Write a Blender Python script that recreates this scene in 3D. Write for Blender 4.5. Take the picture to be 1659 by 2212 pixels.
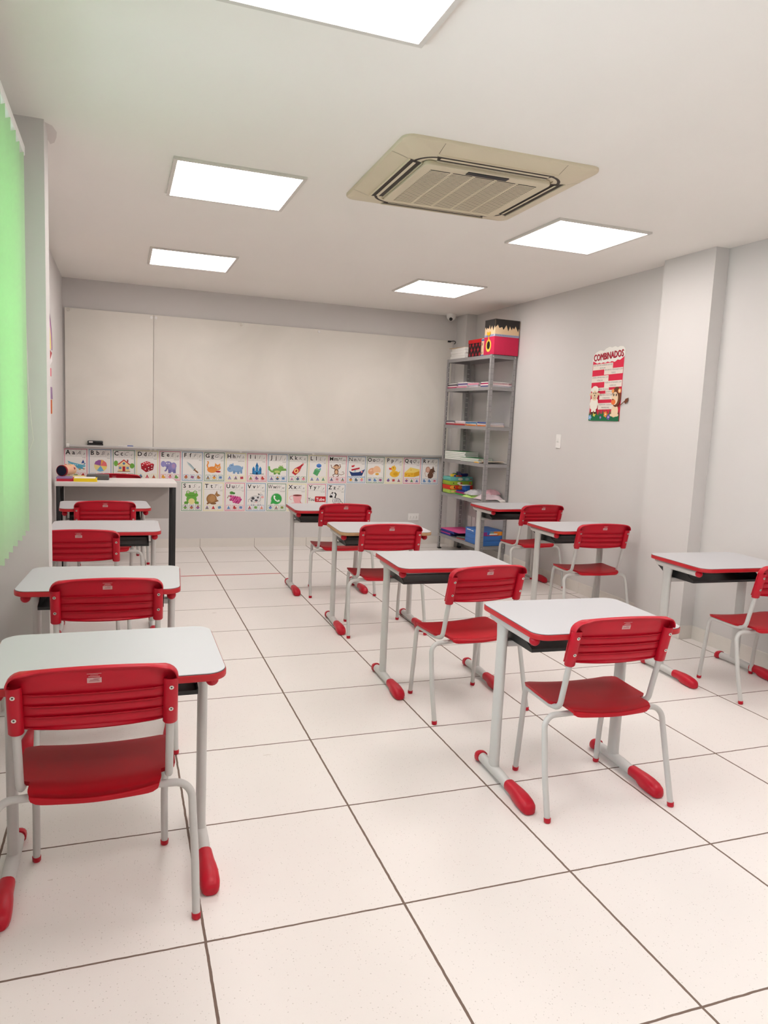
import bpy, bmesh, math, random
from mathutils import Vector, Matrix
random.seed(7)
PI = math.pi
scn = bpy.context.scene
for o in list(bpy.data.objects): bpy.data.objects.remove(o)
COL = scn.collection

# ------------------------------------------------------------ camera, world, exposure
cam_d = bpy.data.cameras.new('camera'); cam = bpy.data.objects.new('camera', cam_d); COL.objects.link(cam)
cam_d.sensor_fit = 'VERTICAL'; cam_d.sensor_height = 24.0; cam_d.lens = 1580.0 / 2212.0 * 24.0
cam_d.clip_start = 0.02; cam_d.clip_end = 200
yaw, pitch, roll = 0.348356, -0.123787, 0.045155
f = Vector((math.sin(yaw)*math.cos(pitch), math.cos(yaw)*math.cos(pitch), math.sin(pitch)))
r = Vector((math.cos(yaw), -math.sin(yaw), 0)); u = r.cross(f)
r2 = r*math.cos(roll) + u*math.sin(roll); u2 = u*math.cos(roll) - r*math.sin(roll)
M = Matrix(((r2.x, u2.x, -f.x, -0.203), (r2.y, u2.y, -f.y, -1.737), (r2.z, u2.z, -f.z, 1.329), (0, 0, 0, 1)))
cam.matrix_world = M
scn.camera = cam

world = bpy.data.worlds.new('world'); scn.world = world; world.use_nodes = True
bg = world.node_tree.nodes['Background']; bg.inputs[0].default_value = (0.80, 0.92, 1.0, 1); bg.inputs[1].default_value = 4.6
scn.view_settings.view_transform = 'Standard'; scn.view_settings.look = 'None'
scn.view_settings.exposure = 0.76; scn.view_settings.gamma = 1.0; scn.view_settings.use_curve_mapping = False
PANEL_L = 8.5                      # radiance of the lit ceiling diffusers
PANEL_C = (1.0, 0.925, 0.89)

# ------------------------------------------------------------ materials
def lin(c):
    return tuple(((x/255)/12.92 if x/255 <= 0.04045 else ((x/255+0.055)/1.055)**2.4) for x in c)
_m = {}
def mat(name, rgb, rough=0.5, metal=0.0, spec=0.5, noise=0.0, nscale=30.0, bump=0.0, coat=0.0, srgb=True):
    if name in _m: return _m[name]
    m = bpy.data.materials.new(name); m.use_nodes = True; nt = m.node_tree; b = nt.nodes['Principled BSDF']
    c = lin(rgb) if srgb else rgb
    b.inputs['Base Color'].default_value = (*c, 1); b.inputs['Roughness'].default_value = rough
    b.inputs['Metallic'].default_value = metal; b.inputs['Specular IOR Level'].default_value = spec
    if coat: b.inputs['Coat Weight'].default_value = coat
    if noise or bump:
        tc = nt.nodes.new('ShaderNodeTexCoord'); n = nt.nodes.new('ShaderNodeTexNoise')
        n.inputs['Scale'].default_value = nscale; n.inputs['Detail'].default_value = 5
        nt.links.new(tc.outputs['Object'], n.inputs['Vector'])
        if noise:
            mx = nt.nodes.new('ShaderNodeMix'); mx.data_type = 'RGBA'
            mx.inputs[6].default_value = (*[x*(1-noise) for x in c], 1); mx.inputs[7].default_value = (*[min(1, x*(1+noise)) for x in c], 1)
            nt.links.new(n.outputs['Fac'], mx.inputs[0]); nt.links.new(mx.outputs[2], b.inputs['Base Color'])
        if bump:
            bp = nt.nodes.new('ShaderNodeBump'); bp.inputs['Strength'].default_value = bump; bp.inputs['Distance'].default_value = 0.002
            nt.links.new(n.outputs['Fac'], bp.inputs['Height']); nt.links.new(bp.outputs['Normal'], b.inputs['Normal'])
    _m[name] = m; return m
def ink(rgb):                      # printed or painted flat colour
    return mat('printed_%02x%02x%02x' % tuple(rgb), rgb, rough=0.6, spec=0.25)
def emis(name, rgb, s):
    m = bpy.data.materials.new(name); m.use_nodes = True; nt = m.node_tree
    for n in list(nt.nodes): nt.nodes.remove(n)
    o = nt.nodes.new('ShaderNodeOutputMaterial'); e = nt.nodes.new('ShaderNodeEmission')
    e.inputs[0].default_value = (*rgb, 1); e.inputs[1].default_value = s; nt.links.new(e.outputs[0], o.inputs[0]); return m

WALL = mat('wall_paint', (213, 210, 208), rough=0.75, spec=0.2, noise=0.02, nscale=3, bump=0.15)
CEIL = mat('ceiling_paint', (243, 240, 235), rough=0.85, spec=0.1, noise=0.015, nscale=2)
PATCH = mat('wall_paint_smear', (222, 217, 213), rough=0.8, spec=0.1)
BASET = mat('skirting_tile', (224, 219, 212), rough=0.35, spec=0.45, noise=0.02)
GROUT = mat('grout_joint', (122, 104, 92), rough=0.9)
RED = mat('red_plastic', (186, 10, 38), rough=0.42, spec=0.38, noise=0.10, nscale=14, bump=0.12)
REDSEAT = mat('worn_red_plastic', (178, 12, 30), rough=0.5, spec=0.3, noise=0.16, nscale=9, bump=0.2)
REDEDGE = mat('red_edge_band', (186, 26, 36), rough=0.4, noise=0.08)
BARE = mat('bare_board_edge', (178, 142, 104), rough=0.8, noise=0.2, nscale=60)
TUBE = mat('grey_painted_steel', (196, 195, 192), rough=0.4, spec=0.5, noise=0.03, nscale=20)
LAM = mat('white_laminate', (190, 190, 193), rough=0.38, spec=0.4, noise=0.015, nscale=4)
LAMLINE = mat('laminate_seam', (60, 56, 56), rough=0.7)
BLACKP = mat('black_plastic', (24, 26, 27), rough=0.35, spec=0.5, noise=0.15)
STEEL = mat('shelf_grey_steel', (150, 148, 148), rough=0.45, spec=0.4, noise=0.03)
SHAD = mat('shelf_hole_dark', (72, 70, 70), rough=0.8)
CHROME = mat('bolt_metal', (215, 212, 205), rough=0.25, metal=0.9)
PAPER = mat('white_paper', (238, 236, 232), rough=0.7, spec=0.2, noise=0.02)
LABEL = mat('sticker_label', (206, 160, 160), rough=0.5)
CREAM = mat('aged_cream_plastic', (216, 205, 180), rough=0.5, spec=0.3, noise=0.03, nscale=5)
DARKSLOT = mat('dark_slot', (58, 50, 44), rough=0.7)
ALU = mat('aluminium', (205, 205, 203), rough=0.35, metal=0.4)
WPLAST = mat('white_plastic', (236, 235, 232), rough=0.35)
BLACKM = mat('black_steel', (26, 26, 28), rough=0.5)
DGREY = mat('modesty_grey', (190, 184, 180), rough=0.6, noise=0.03)

# floor: speckled light tile with brown joints every 0.54 m
FLOOR = bpy.data.materials.new('floor_tile'); FLOOR.use_nodes = True
def _floor():
    nt = FLOOR.node_tree; N = nt.nodes; L = nt.links; b = N['Principled BSDF']
    tc = N.new('ShaderNodeTexCoord'); sp = N.new('ShaderNodeSeparateXYZ'); L.new(tc.outputs['Object'], sp.inputs[0])
    def mth(op, a, bb=None, c=None):
        m = N.new('ShaderNodeMath'); m.operation = op
        for i, x in enumerate((a, bb, c)):
            if x is None: continue
            if isinstance(x, (int, float)): m.inputs[i].default_value = x
            else: L.new(x, m.inputs[i])
        return m.outputs[0]
    nz = N.new('ShaderNodeTexNoise'); nz.inputs['Scale'].default_value = 25; L.new(tc.outputs['Object'], nz.inputs['Vector'])
    wob = mth('MULTIPLY', mth('SUBTRACT', nz.outputs['Fac'], 0.5), 0.0035)
    ds = []
    for k in (0, 1):
        a = mth('ADD', sp.outputs[k], wob)
        q = mth('FRACT', mth('ADD', mth('DIVIDE', a, 0.54), 0.5))
        ds.append(mth('MULTIPLY', mth('ABSOLUTE', mth('SUBTRACT', q, 0.5)), 0.54))
    wx = mth('LESS_THAN', ds[0], 0.0036); wy = mth('LESS_THAN', ds[1], 0.0032)
    g = mth('MAXIMUM', wx, wy)
    # tile tone per tile + speckles
    vo = N.new('ShaderNodeTexVoronoi'); vo.inputs['Scale'].default_value = 130; L.new(tc.outputs['Object'], vo.inputs['Vector'])
    n2 = N.new('ShaderNodeTexNoise'); n2.inputs['Scale'].default_value = 230; n2.inputs['Detail'].default_value = 2; L.new(tc.outputs['Object'], n2.inputs['Vector'])
    sc = N.new('ShaderNodeSeparateColor'); L.new(vo.outputs['Color'], sc.inputs[0])
    spk = mth('MULTIPLY', mth('LESS_THAN', vo.outputs['Distance'], 0.22), mth('GREATER_THAN', sc.outputs[0], 0.55))
    spk2 = mth('MULTIPLY', spk, mth('GREATER_THAN', n2.outputs['Fac'], 0.5))
    n3 = N.new('ShaderNodeTexNoise'); n3.inputs['Scale'].default_value = 2.2; n3.inputs['Detail'].default_value = 4; L.new(tc.outputs['Object'], n3.inputs['Vector'])
    m1 = N.new('ShaderNodeMix'); m1.data_type = 'RGBA'; m1.inputs[6].default_value = (*lin((234, 229, 225)), 1); m1.inputs[7].default_value = (*lin((227, 222, 218)), 1)
    L.new(n3.outputs['Fac'], m1.inputs[0])
    m2 = N.new('ShaderNodeMix'); m2.data_type = 'RGBA'; m2.inputs[7].default_value = (*lin((168, 160, 152)), 1)
    L.new(mth('MULTIPLY', spk2, 0.55), m2.inputs[0]); L.new(m1.outputs[2], m2.inputs[6])
    # scuffs
    n4 = N.new('ShaderNodeTexNoise'); n4.inputs['Scale'].default_value = 9; n4.inputs['Detail'].default_value = 3
    mp = N.new('ShaderNodeMapping'); mp.inputs['Scale'].default_value = (1, 2.6, 1); mp.inputs['Rotation'].default_value = (0, 0, 0.7)
    L.new(tc.outputs['Object'], mp.inputs[0]); L.new(mp.outputs[0], n4.inputs['Vector'])
    sf = mth('GREATER_THAN', n4.outputs['Fac'], 0.755)
    m3 = N.new('ShaderNodeMix'); m3.data_type = 'RGBA'; m3.inputs[7].default_value = (*lin((196, 186, 178)), 1)
    L.new(mth('MULTIPLY', sf, 0.6), m3.inputs[0]); L.new(m2.outputs[2], m3.inputs[6])
    m4 = N.new('ShaderNodeMix'); m4.data_type = 'RGBA'; m4.inputs[7].default_value = (*lin((118, 100, 90)), 1)
    L.new(g, m4.inputs[0]); L.new(m3.outputs[2], m4.inputs[6]); L.new(m4.outputs[2], b.inputs['Base Color'])
    rg = N.new('ShaderNodeMix'); rg.data_type = 'FLOAT'; rg.inputs[2].default_value = 0.36; rg.inputs[3].default_value = 0.9
    L.new(g, rg.inputs[0]); L.new(rg.outputs[0], b.inputs['Roughness'])
    b.inputs['Specular IOR Level'].default_value = 0.4
    bp = N.new('ShaderNodeBump'); bp.invert = True; bp.inputs['Distance'].default_value = 0.0015; bp.inputs['Strength'].default_value = 0.5
    L.new(g, bp.inputs['Height']); L.new(bp.outputs[0], b.inputs['Normal'])
_floor()

# whiteboard: cream gloss with faint eraser smears
WB = bpy.data.materials.new('whiteboard_surface'); WB.use_nodes = True
def _wb():
    nt = WB.node_tree; N = nt.nodes; L = nt.links; b = N['Principled BSDF']
    tc = N.new('ShaderNodeTexCoord'); n = N.new('ShaderNodeTexNoise'); n.inputs['Scale'].default_value = 1.1; n.inputs['Detail'].default_value = 6
    n.inputs['Distortion'].default_value = 1.2; L.new(tc.outputs['Object'], n.inputs['Vector'])
    cr = N.new('ShaderNodeValToRGB'); cr.color_ramp.elements[0].position = 0.35; cr.color_ramp.elements[0].color = (*lin((226, 222, 214)), 1)
    cr.color_ramp.elements[1].position = 0.62; cr.color_ramp.elements[1].color = (*lin((234, 230, 222)), 1)
    L.new(n.outputs['Fac'], cr.inputs[0]); L.new(cr.outputs[0], b.inputs['Base Color']); b.inputs['Roughness'].default_value = 0.45
    b.inputs['Specular IOR Level'].default_value = 0.3
_wb()

# green translucent blind fabric
BLIND = bpy.data.materials.new('green_blind_fabric'); BLIND.use_nodes = True
def _bl():
    nt = BLIND.node_tree; N = nt.nodes; L = nt.links
    for n in list(N): N.remove(n)
    o = N.new('ShaderNodeOutputMaterial'); d = N.new('ShaderNodeBsdfDiffuse'); t = N.new('ShaderNodeBsdfTranslucent'); mx = N.new('ShaderNodeMixShader')
    tc = N.new('ShaderNodeTexCoord'); w = N.new('ShaderNodeTexNoise'); w.inputs['Scale'].default_value = 60; L.new(tc.outputs['Object'], w.inputs['Vector'])
    m = N.new('ShaderNodeMix'); m.data_type = 'RGBA'; m.inputs[6].default_value = (*lin((58, 150, 52)), 1); m.inputs[7].default_value = (*lin((76, 172, 68)), 1)
    L.new(w.outputs['Fac'], m.inputs[0]); L.new(m.outputs[2], d.inputs[0]); t.inputs[0].default_value = (*lin((238, 253, 232)), 1)
    mx.inputs[0].default_value = 0.50; L.new(d.outputs[0], mx.inputs[1]); L.new(t.outputs[0], mx.inputs[2]); L.new(mx.outputs[0], o.inputs[0])
_bl()
GLASS = bpy.data.materials.new('window_glass'); GLASS.use_nodes = True
def _gl():
    nt = GLASS.node_tree; N = nt.nodes; L = nt.links
    for n in list(N): N.remove(n)
    o = N.new('ShaderNodeOutputMaterial'); d = N.new('ShaderNodeBsdfTransparent'); t = N.new('ShaderNodeBsdfGlossy'); t.inputs['Roughness'].default_value = 0.02
    fr = N.new('ShaderNodeFresnel'); mx = N.new('ShaderNodeMixShader'); L.new(fr.outputs[0], mx.inputs[0]); L.new(d.outputs[0], mx.inputs[1]); L.new(t.outputs[0], mx.inputs[2]); L.new(mx.outputs[0], o.inputs[0])
_gl()

# ------------------------------------------------------------ mesh builder
class MB:
    def __init__(s): s.v = []; s.f = []; s.m = []; s.sm = []; s.mats = []; s.X = Matrix.Identity(4)
    def mi(s, m):
        if m not in s.mats: s.mats.append(m)
        return s.mats.index(m)
    def add(s, vs, fs, m, smooth=False):
        b = len(s.v); k = s.mi(m)
        s.v += [tuple(s.X @ Vector(p)) for p in vs]
        for q in fs: s.f.append(tuple(b+i for i in q)); s.m.append(k); s.sm.append(smooth)
    def box(s, a, b, m):
        (x0, y0, z0), (x1, y1, z1) = a, b
        s.add([(x0,y0,z0),(x1,y0,z0),(x1,y1,z0),(x0,y1,z0),(x0,y0,z1),(x1,y0,z1),(x1,y1,z1),(x0,y1,z1)],
              [(3,2,1,0),(4,5,6,7),(0,1,5,4),(1,2,6,5),(2,3,7,6),(3,0,4,7)], m)
    def bbox(s, a, b, m, bev=0.003):           # box with rounded vertical and horizontal edges
        (x0, y0, z0), (x1, y1, z1) = a, b
        s.rprism(rrect(x1-x0, y1-y0, min(bev*1.5, (x1-x0)/2.1, (y1-y0)/2.1), 3, ((x0+x1)/2, (y0+y1)/2)), z0, z1, m, bev)
    def rings(s, rings, m, smooth=True, cap=True, closed=True):
        n = len(rings[0]); vs = [p for r in rings for p in r]; fs = []
        for i in range(len(rings)-1):
            for j in range(n if closed else n-1):
                k = (j+1) % n; fs.append((i*n+j, i*n+k, (i+1)*n+k, (i+1)*n+j))
        s.add(vs, fs, m, smooth)
        if cap:
            s.add(rings[0], [tuple(range(n-1, -1, -1))], m); s.add(rings[-1], [tuple(range(n))], m)
    def prism(s, poly, z0, z1, m):
        s.rings([[(x, y, z0) for x, y in poly], [(x, y, z1) for x, y in poly]], m, smooth=False)
    def rprism(s, poly, z0, z1, m, bev=0.003, smooth=True):
        def inset(d):
            n = len(poly); out = []
            for i in range(n):
                p0 = Vector(poly[i-1]); p = Vector(poly[i]); p1 = Vector(poly[(i+1) % n])
                e0 = (p-p0); e1 = (p1-p)
                if e0.length < 1e-9: e0 = e1
                if e1.length < 1e-9: e1 = e0
                n0 = Vector((-e0.y, e0.x)).normalized(); n1 = Vector((-e1.y, e1.x)).normalized(); nn = (n0+n1)
                if nn.length < 1e-6: nn = n0
                nn.normalize(); k = 1/max(0.5, nn.dot(n0)); out.append(tuple(p + nn*d*k))
            return out
        bev = min(bev, (z1-z0)/2.05); R = []
        for a in (0, 45, 90):
            q = inset(bev*(1-math.sin(math.radians(a)))); R.append([(x, y, z0+bev*(1-math.cos(math.radians(a)))) for x, y in q])
        for a in (90, 45, 0):
            q = inset(bev*(1-math.sin(math.radians(a)))); R.append([(x, y, z1-bev*(1-math.cos(math.radians(a)))) for x, y in q])
        s.rings(R, m, smooth)
    def tube(s, path, rad, m, n=12, cap=True, sq=None):
        P = [Vector(p) for p in path]; R = []; up = None
        for i, p in enumerate(P):
            t = ((P[i+1]-p).normalized() if i < len(P)-1 else Vector((0,0,0))) + ((p-P[i-1]).normalized() if i else Vector((0,0,0)))
            t.normalize()
            if up is None:
                up = Vector((0, 0, 1)) if abs(t.z) < 0.9 else Vector((0, 1, 0))
            a = t.cross(up).normalized(); up = a.cross(t).normalized()
            rr = rad[i] if isinstance(rad, (list, tuple)) else rad
            ra, rb = (rr*sq[0], rr*sq[1]) if sq else (rr, rr)
            R.append([tuple(p + a*ra*math.cos(2*PI*k/n) + up*rb*math.sin(2*PI*k/n)) for k in range(n)])
        s.rings(R, m, True, cap)
    def sphere(s, c, r, m, n=14, sc=(1,1,1)):
        R = []
        for i in range(n//2+1):
            a = PI*i/(n//2); rr = max(1e-5, math.sin(a))*r
            R.append([(c[0]+rr*math.cos(2*PI*k/n)*sc[0], c[1]+rr*math.sin(2*PI*k/n)*sc[1], c[2]-r*math.cos(a)*sc[2]) for k in range(n)])
        s.rings(R, m, True, False)
    def disc(s, c, nrm, r, h, m, n=12):
        nrm = Vector(nrm).normalized(); c = Vector(c); s.tube([c, c+nrm*h], r, m, n)
    def build(s, name, parent=None, sharp=38):
        me = bpy.data.meshes.new(name); me.from_pydata(s.v, [], s.f)
        for m in s.mats: me.materials.append(m)
        me.polygons.foreach_set('material_index', s.m); me.polygons.foreach_set('use_smooth', s.sm)
        bm = bmesh.new(); bm.from_mesh(me)
        if len(bm.verts) < 60000: bmesh.ops.remove_doubles(bm, verts=bm.verts, dist=1e-6)
        if sharp:
            bmesh.ops.recalc_face_normals(bm, faces=bm.faces)
            ca = math.radians(sharp)
            for e in bm.edges:
                if len(e.link_faces) == 2 and e.calc_face_angle(0) > ca: e.smooth = False
        bm.to_mesh(me); bm.free()
        o = bpy.data.objects.new(name, me); COL.objects.link(o)
        if parent: o.parent = parent
        return o

def rrect(w, d, r, n=6, c=(0, 0)):
    P = []
    for cx, cy, a0 in ((w/2-r, d/2-r, 0), (-w/2+r, d/2-r, 90), (-w/2+r, -d/2+r, 180), (w/2-r, -d/2+r, 270)):
        for k in range(n+1):
            a = math.radians(a0+90*k/n); P.append((c[0]+cx+r*math.cos(a), c[1]+cy+r*math.sin(a)))
    return P
def bend(pts, rad, n=6):                      # polyline with rounded corners
    P = [Vector(p) for p in pts]; out = [P[0]]
    for i in range(1, len(P)-1):
        a = (P[i-1]-P[i]).normalized(); b = (P[i+1]-P[i]).normalized(); rr = rad[i-1] if isinstance(rad, (list, tuple)) else rad
        th = a.angle(b); d = rr/math.tan(th/2); s0 = P[i]+a*d; s1 = P[i]+b*d
        ctr = P[i] + (a+b).normalized()*(rr/math.sin(th/2))
        v0 = s0-ctr; v1 = s1-ctr; ang = v0.angle(v1)
        for k in range(n+1):
            t = k/n; out.append(ctr + (v0*math.sin((1-t)*ang) + v1*math.sin(t*ang))/math.sin(ang))
    out.append(P[-1]); return [tuple(p) for p in out]
def empty(name, label, cat, loc=(0,0,0), rz=0, group=None):
    o = bpy.data.objects.new(name, None); COL.objects.link(o); o.location = loc; o.rotation_euler = (0, 0, rz)
    o.empty_display_size = 0.1; tag(o, label, cat, group); return o
def tag(o, label, cat, group=None):
    o['label'] = label; o['category'] = cat
    if group: o['group'] = group
    return o
def struct(o): o['kind'] = 'structure'; return o
def copy_tree(o, parent=None):
    c = o.copy(); COL.objects.link(c)
    if parent: c.parent = parent
    for ch in list(o.children): copy_tree(ch, c)
    return c

# text as mesh faces (cached)
_tx = {}
def text_mesh(s, shear=0.0, off=0.0, res=2):
    k = (s, shear, off)
    if k in _tx: return _tx[k]
    cu = bpy.data.curves.new('t', 'FONT'); cu.body = s; cu.shear = shear; cu.offset = off; cu.resolution_u = res; cu.fill_mode = 'FRONT'
    ob = bpy.data.objects.new('t', cu); COL.objects.link(ob); bpy.context.view_layer.update()
    dg = bpy.context.evaluated_depsgraph_get(); me = bpy.data.meshes.new_from_object(ob.evaluated_get(dg))
    vs = [(v.co.x, v.co.y) for v in me.vertices]; fs = [tuple(p.vertices) for p in me.polygons]
    if off and vs and (max(abs(a) for v in vs for a in v) > 1.2*len(s)+.6 or min(v[1] for v in vs) < -.6 or max(v[1] for v in vs) > 1.4):
        bpy.data.objects.remove(ob); _tx[k] = text_mesh(s, shear, 0.0, res); return _tx[k]
    bpy.data.objects.remove(ob); bpy.data.curves.remove(cu); bpy.data.meshes.remove(me)
    _tx[k] = (vs, fs); return _tx[k]

class Art(MB):                                 # flat printed artwork in a plane; each call lies a hair above the last
    def __init__(s, org, U, V, N, scale=1.0, step=0.00008, z0=0.0):
        super().__init__(); s.o = Vector(org); s.U = Vector(U); s.V = Vector(V); s.N = Vector(N); s.k = scale; s.z = z0; s.st = step
    def P(s, x, y, z=None): return tuple(s.o + s.U*(x*s.k) + s.V*(y*s.k) + s.N*(s.z if z is None else z))
    def poly(s, pts, c):
        s.z += s.st; s.add([s.P(x, y) for x, y in pts], [tuple(range(len(pts)))], c if hasattr(c, 'node_tree') else ink(c))
    def ell(s, cx, cy, rx, ry, c, rot=0, n=22, a0=0, a1=360):
        cr, sr = math.cos(math.radians(rot)), math.sin(math.radians(rot)); pts = []
        for k in range(n if a1-a0 >= 360 else n+1):
            a = math.radians(a0+(a1-a0)*k/n); x = rx*math.cos(a); y = ry*math.sin(a); pts.append((cx+cr*x-sr*y, cy+sr*x+cr*y))
        s.poly(pts, c)
    def rect(s, x, y, w, h, c, rot=0):
        cr, sr = math.cos(math.radians(rot)), math.sin(math.radians(rot))
        s.poly([(x+cr*a-sr*b, y+sr*a+cr*b) for a, b in ((-w/2,-h/2),(w/2,-h/2),(w/2,h/2),(-w/2,h/2))], c)
    def line(s, pts, w, c):
        s.z += s.st; L = []; R = []
        for i, p in enumerate(pts):
            a = pts[max(0, i-1)]; b = pts[min(len(pts)-1, i+1)]; dx, dy = b[0]-a[0], b[1]-a[1]; l = math.hypot(dx, dy) or 1
            nx, ny = -dy/l*w/2, dx/l*w/2; L.append((p[0]+nx, p[1]+ny)); R.append((p[0]-nx, p[1]-ny))
        n = len(pts); s.add([s.P(*q) for q in L+R], [(i, i+1, n+i+1, n+i) for i in range(n-1)], c if hasattr(c, 'node_tree') else ink(c))
    def arc(s, cx, cy, rx, ry, a0, a1, w, c, n=12):
        s.line([(cx+rx*math.cos(math.radians(a0+(a1-a0)*k/n)), cy+ry*math.sin(math.radians(a0+(a1-a0)*k/n))) for k in range(n+1)], w, c)
    def text(s, t, x, y, h, c, shear=0.0, off=0.0, align='c', wx=1.0, fit=None, rot=0):
        vs, fs = text_mesh(t, shear, off)
        if not vs: return
        s.z += s.st; x0 = min(v[0] for v in vs); x1 = max(v[0] for v in vs); k = h/0.72; kx = k*wx
        if fit and (x1-x0)*kx > fit: kx = fit/(x1-x0)
        ox = x - (x0+x1)/2*kx if align == 'c' else x - x0*kx
        cr, sr = math.cos(math.radians(rot)), math.sin(math.radians(rot))
        q = [(ox+a*kx-x, b*k) for a, b in vs]
        s.add([s.P(x+cr*a-sr*b, y+sr*a+cr*b) for a, b in q], fs, c if hasattr(c, 'node_tree') else ink(c))

# ============================================================ SETTING
XL, XR, YB, YF, H = -0.70, 3.335, 5.63, -3.1, 2.48
m = MB(); m.box((-1.0, YF-0.15, -0.1), (3.6, YB+0.15, 0), FLOOR); struct(m.build('floor', sharp=None))
m = MB(); m.box((-1.0, YF-0.15, H), (3.6, YB+0.15, H+0.12), CEIL)
m.add([(x, y, H-0.0006) for x, y in [(-.515,1.70),(-.497,1.73),(-.47,1.76),(-.458,1.83),(-.465,1.90),(-.478,1.97),(-.497,2.0),(-.505,1.93),(-.497,1.86)]], [tuple(range(9))], PATCH)
struct(m.build('ceiling', sharp=None))
m = MB(); m.box((-1.0, YB, 0), (3.6, YB+0.15, H), WALL); struct(m.build('wall_back'))
m = MB(); m.box((-1.0, YF-0.15, 0), (3.6, YF, H), WALL); struct(m.build('wall_front'))
m = MB(); m.prism([(3.6, YF), (3.6, YB), (3.215, YB), (3.215, 5.395), (XR, 5.395), (XR, 2.43), (3.233, 2.43), (3.233, 1.972), (XR, 1.972), (XR, YF)], 0, H, WALL)
struct(m.build('wall_right'))
WY0, WY1, WZ0, WZ1 = -0.9, 1.52, 0.93, 2.26
m = MB()
m.box((-1.0, YF, 0), (XL, YB, WZ0), WALL); m.box((-1.0, YF, WZ1), (XL, YB, H), WALL)
m.box((-1.0, YF, WZ0), (XL, WY0, WZ1), WALL); m.box((-1.0, WY1, WZ0), (XL, YB, WZ1), WALL)
m.box((XL-0.05, 1.70, 0), (-0.497, 1.868, H), WALL)
struct(m.build('wall_left'))
# skirting with joints
def skirt(name, runs, hz=0.088, th=0.009):
    m = MB()
    for (x0, y0), (x1, y1), nx, ny in runs:      # wall line and inward normal
        L = math.hypot(x1-x0, y1-y0); dx, dy = (x1-x0)/L, (y1-y0)/L
        a, b = (x0, x1) if abs(dx) > abs(dy) else (y0, y1); lo, hi = min(a, b), max(a, b)
        cuts = [lo] + [k*0.54 for k in range(-8, 14) if lo+0.03 < k*0.54 < hi-0.03] + [hi]
        for i in range(len(cuts)-1):
            c0 = cuts[i]+(0.0015 if i else 0); c1 = cuts[i+1]-(0.0015 if i < len(cuts)-2 else 0)
            if abs(dx) > abs(dy): p = (c0, min(y0, y0+ny*th), 0); q = (c1, max(y0, y0+ny*th), hz)
            else: p = (min(x0, x0+nx*th), c0, 0); q = (max(x0, x0+nx*th), c1, hz)
            m.box(p, q, BASET)
            if i:
                if abs(dx) > abs(dy): m.box((cuts[i]-.0016, min(y0, y0+ny*th*.6), 0), (cuts[i]+.0016, max(y0, y0+ny*th*.6), hz-.001), GROUT)
                else: m.box((min(x0, x0+nx*th*.6), cuts[i]-.0016, 0), (max(x0, x0+nx*th*.6), cuts[i]+.0016, hz-.001), GROUT)
    return struct(m.build(name))
skirt('baseboard_back', [((XL, YB), (3.215, YB), 0, -1)])
skirt('baseboard_right', [((XR, YF), (XR, 1.972), -1, 0), ((3.233, 1.972-.0), (XR-.009, 1.972), 0, -1), ((3.233, 1.972-.009), (3.233, 2.43+.009), -1, 0), ((3.233, 2.43), (XR-.009, 2.43), 0, 1), ((XR, 2.43), (XR, 5.395), -1, 0), ((3.215, 5.395), (XR-.009, 5.395), 0, -1), ((3.215, 5.386), (3.215, YB), -1, 0)])
skirt('baseboard_left', [((XL, YF), (XL, 1.70), 1, 0), ((XL+.009, 1.70), (-.497, 1.70), 0, -1), ((-.497, 1.691), (-.497, 1.877), 1, 0), ((XL, 1.877), (XL, YB-.009), 1, 0)])
# window
m = MB()
for y0, y1, z0, z1 in [(WY0, WY1, WZ0, WZ0+.05), (WY0, WY1, WZ1-.05, WZ1), (WY0, WY0+.05, WZ0+.05, WZ1-.05), (WY1-.05, WY1, WZ0+.05, WZ1-.05), (WY0+.05, WY1-.05, 1.93, 1.985)]:
    m.box((-0.88, y0, z0), (-0.82, y1, z1), WPLAST)
for y in (-0.10, 0.71): m.box((-0.875, y-.03, WZ0+.05), (-0.825, y+.03, WZ1-.05), WPLAST)
w = struct(m.build('window_1'))
m = MB(); m.box((-0.853, WY0+.02, WZ0+.02), (-0.849, WY1-.02, WZ1-.02), GLASS); m.build('pane', w)
# daylight portal in the window opening (guides sampling of the sky)
pl = bpy.data.lights.new('window_portal', 'AREA'); pl.shape = 'RECTANGLE'; pl.size = WZ1-WZ0; pl.size_y = WY1-WY0; pl.cycles.is_portal = True
po = bpy.data.objects.new('window_portal', pl); COL.objects.link(po); po.location = (-0.97, (WY0+WY1)/2, (WZ0+WZ1)/2); po.rotation_euler = (0, -PI/2, 0)

# ============================================================ CEILING LIGHTS
DIFF = emis('lit_diffuser', PANEL_C, PANEL_L)
FRAME = mat('panel_frame_white', (214, 210, 204), rough=0.45)
def ceiling_light(cx, cy, label):
    t = empty('ceiling_light', label, 'light', (cx, cy, H), 0, 'square ceiling light panels')
    s, b = 0.311, 0.018
    m = MB()
    for a, c in (((-s, -s), (s, -s+b)), ((-s, s-b), (s, s)), ((-s, -s+b), (-s+b, s-b)), ((s-b, -s+b), (s, s-b))):
        m.box((a[0], a[1], -0.012), (c[0], c[1], 0), FRAME)
    m.build('frame', t)
    m = MB(); m.box((-s+b, -s+b, -0.009), (s-b, s-b, -0.0005), DIFF); m.build('diffuser', t)
    return t
ceiling_light(0.335, 2.205, 'lit square ceiling panel on the left, level with the air conditioner')
ceiling_light(0.305, 4.205, 'lit square ceiling panel farthest left, near the whiteboard wall')
ceiling_light(2.375, 2.205, 'lit square ceiling panel on the right, beyond the air conditioner')
ceiling_light(2.365, 4.225, 'small looking lit ceiling panel nearest the security camera')
ceiling_light(0.355, 0.195, 'lit square ceiling panel cut off by the top edge of the photo')
ceiling_light(2.41, 0.17, 'lit square ceiling panel overhead on the right, outside the view')

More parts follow.
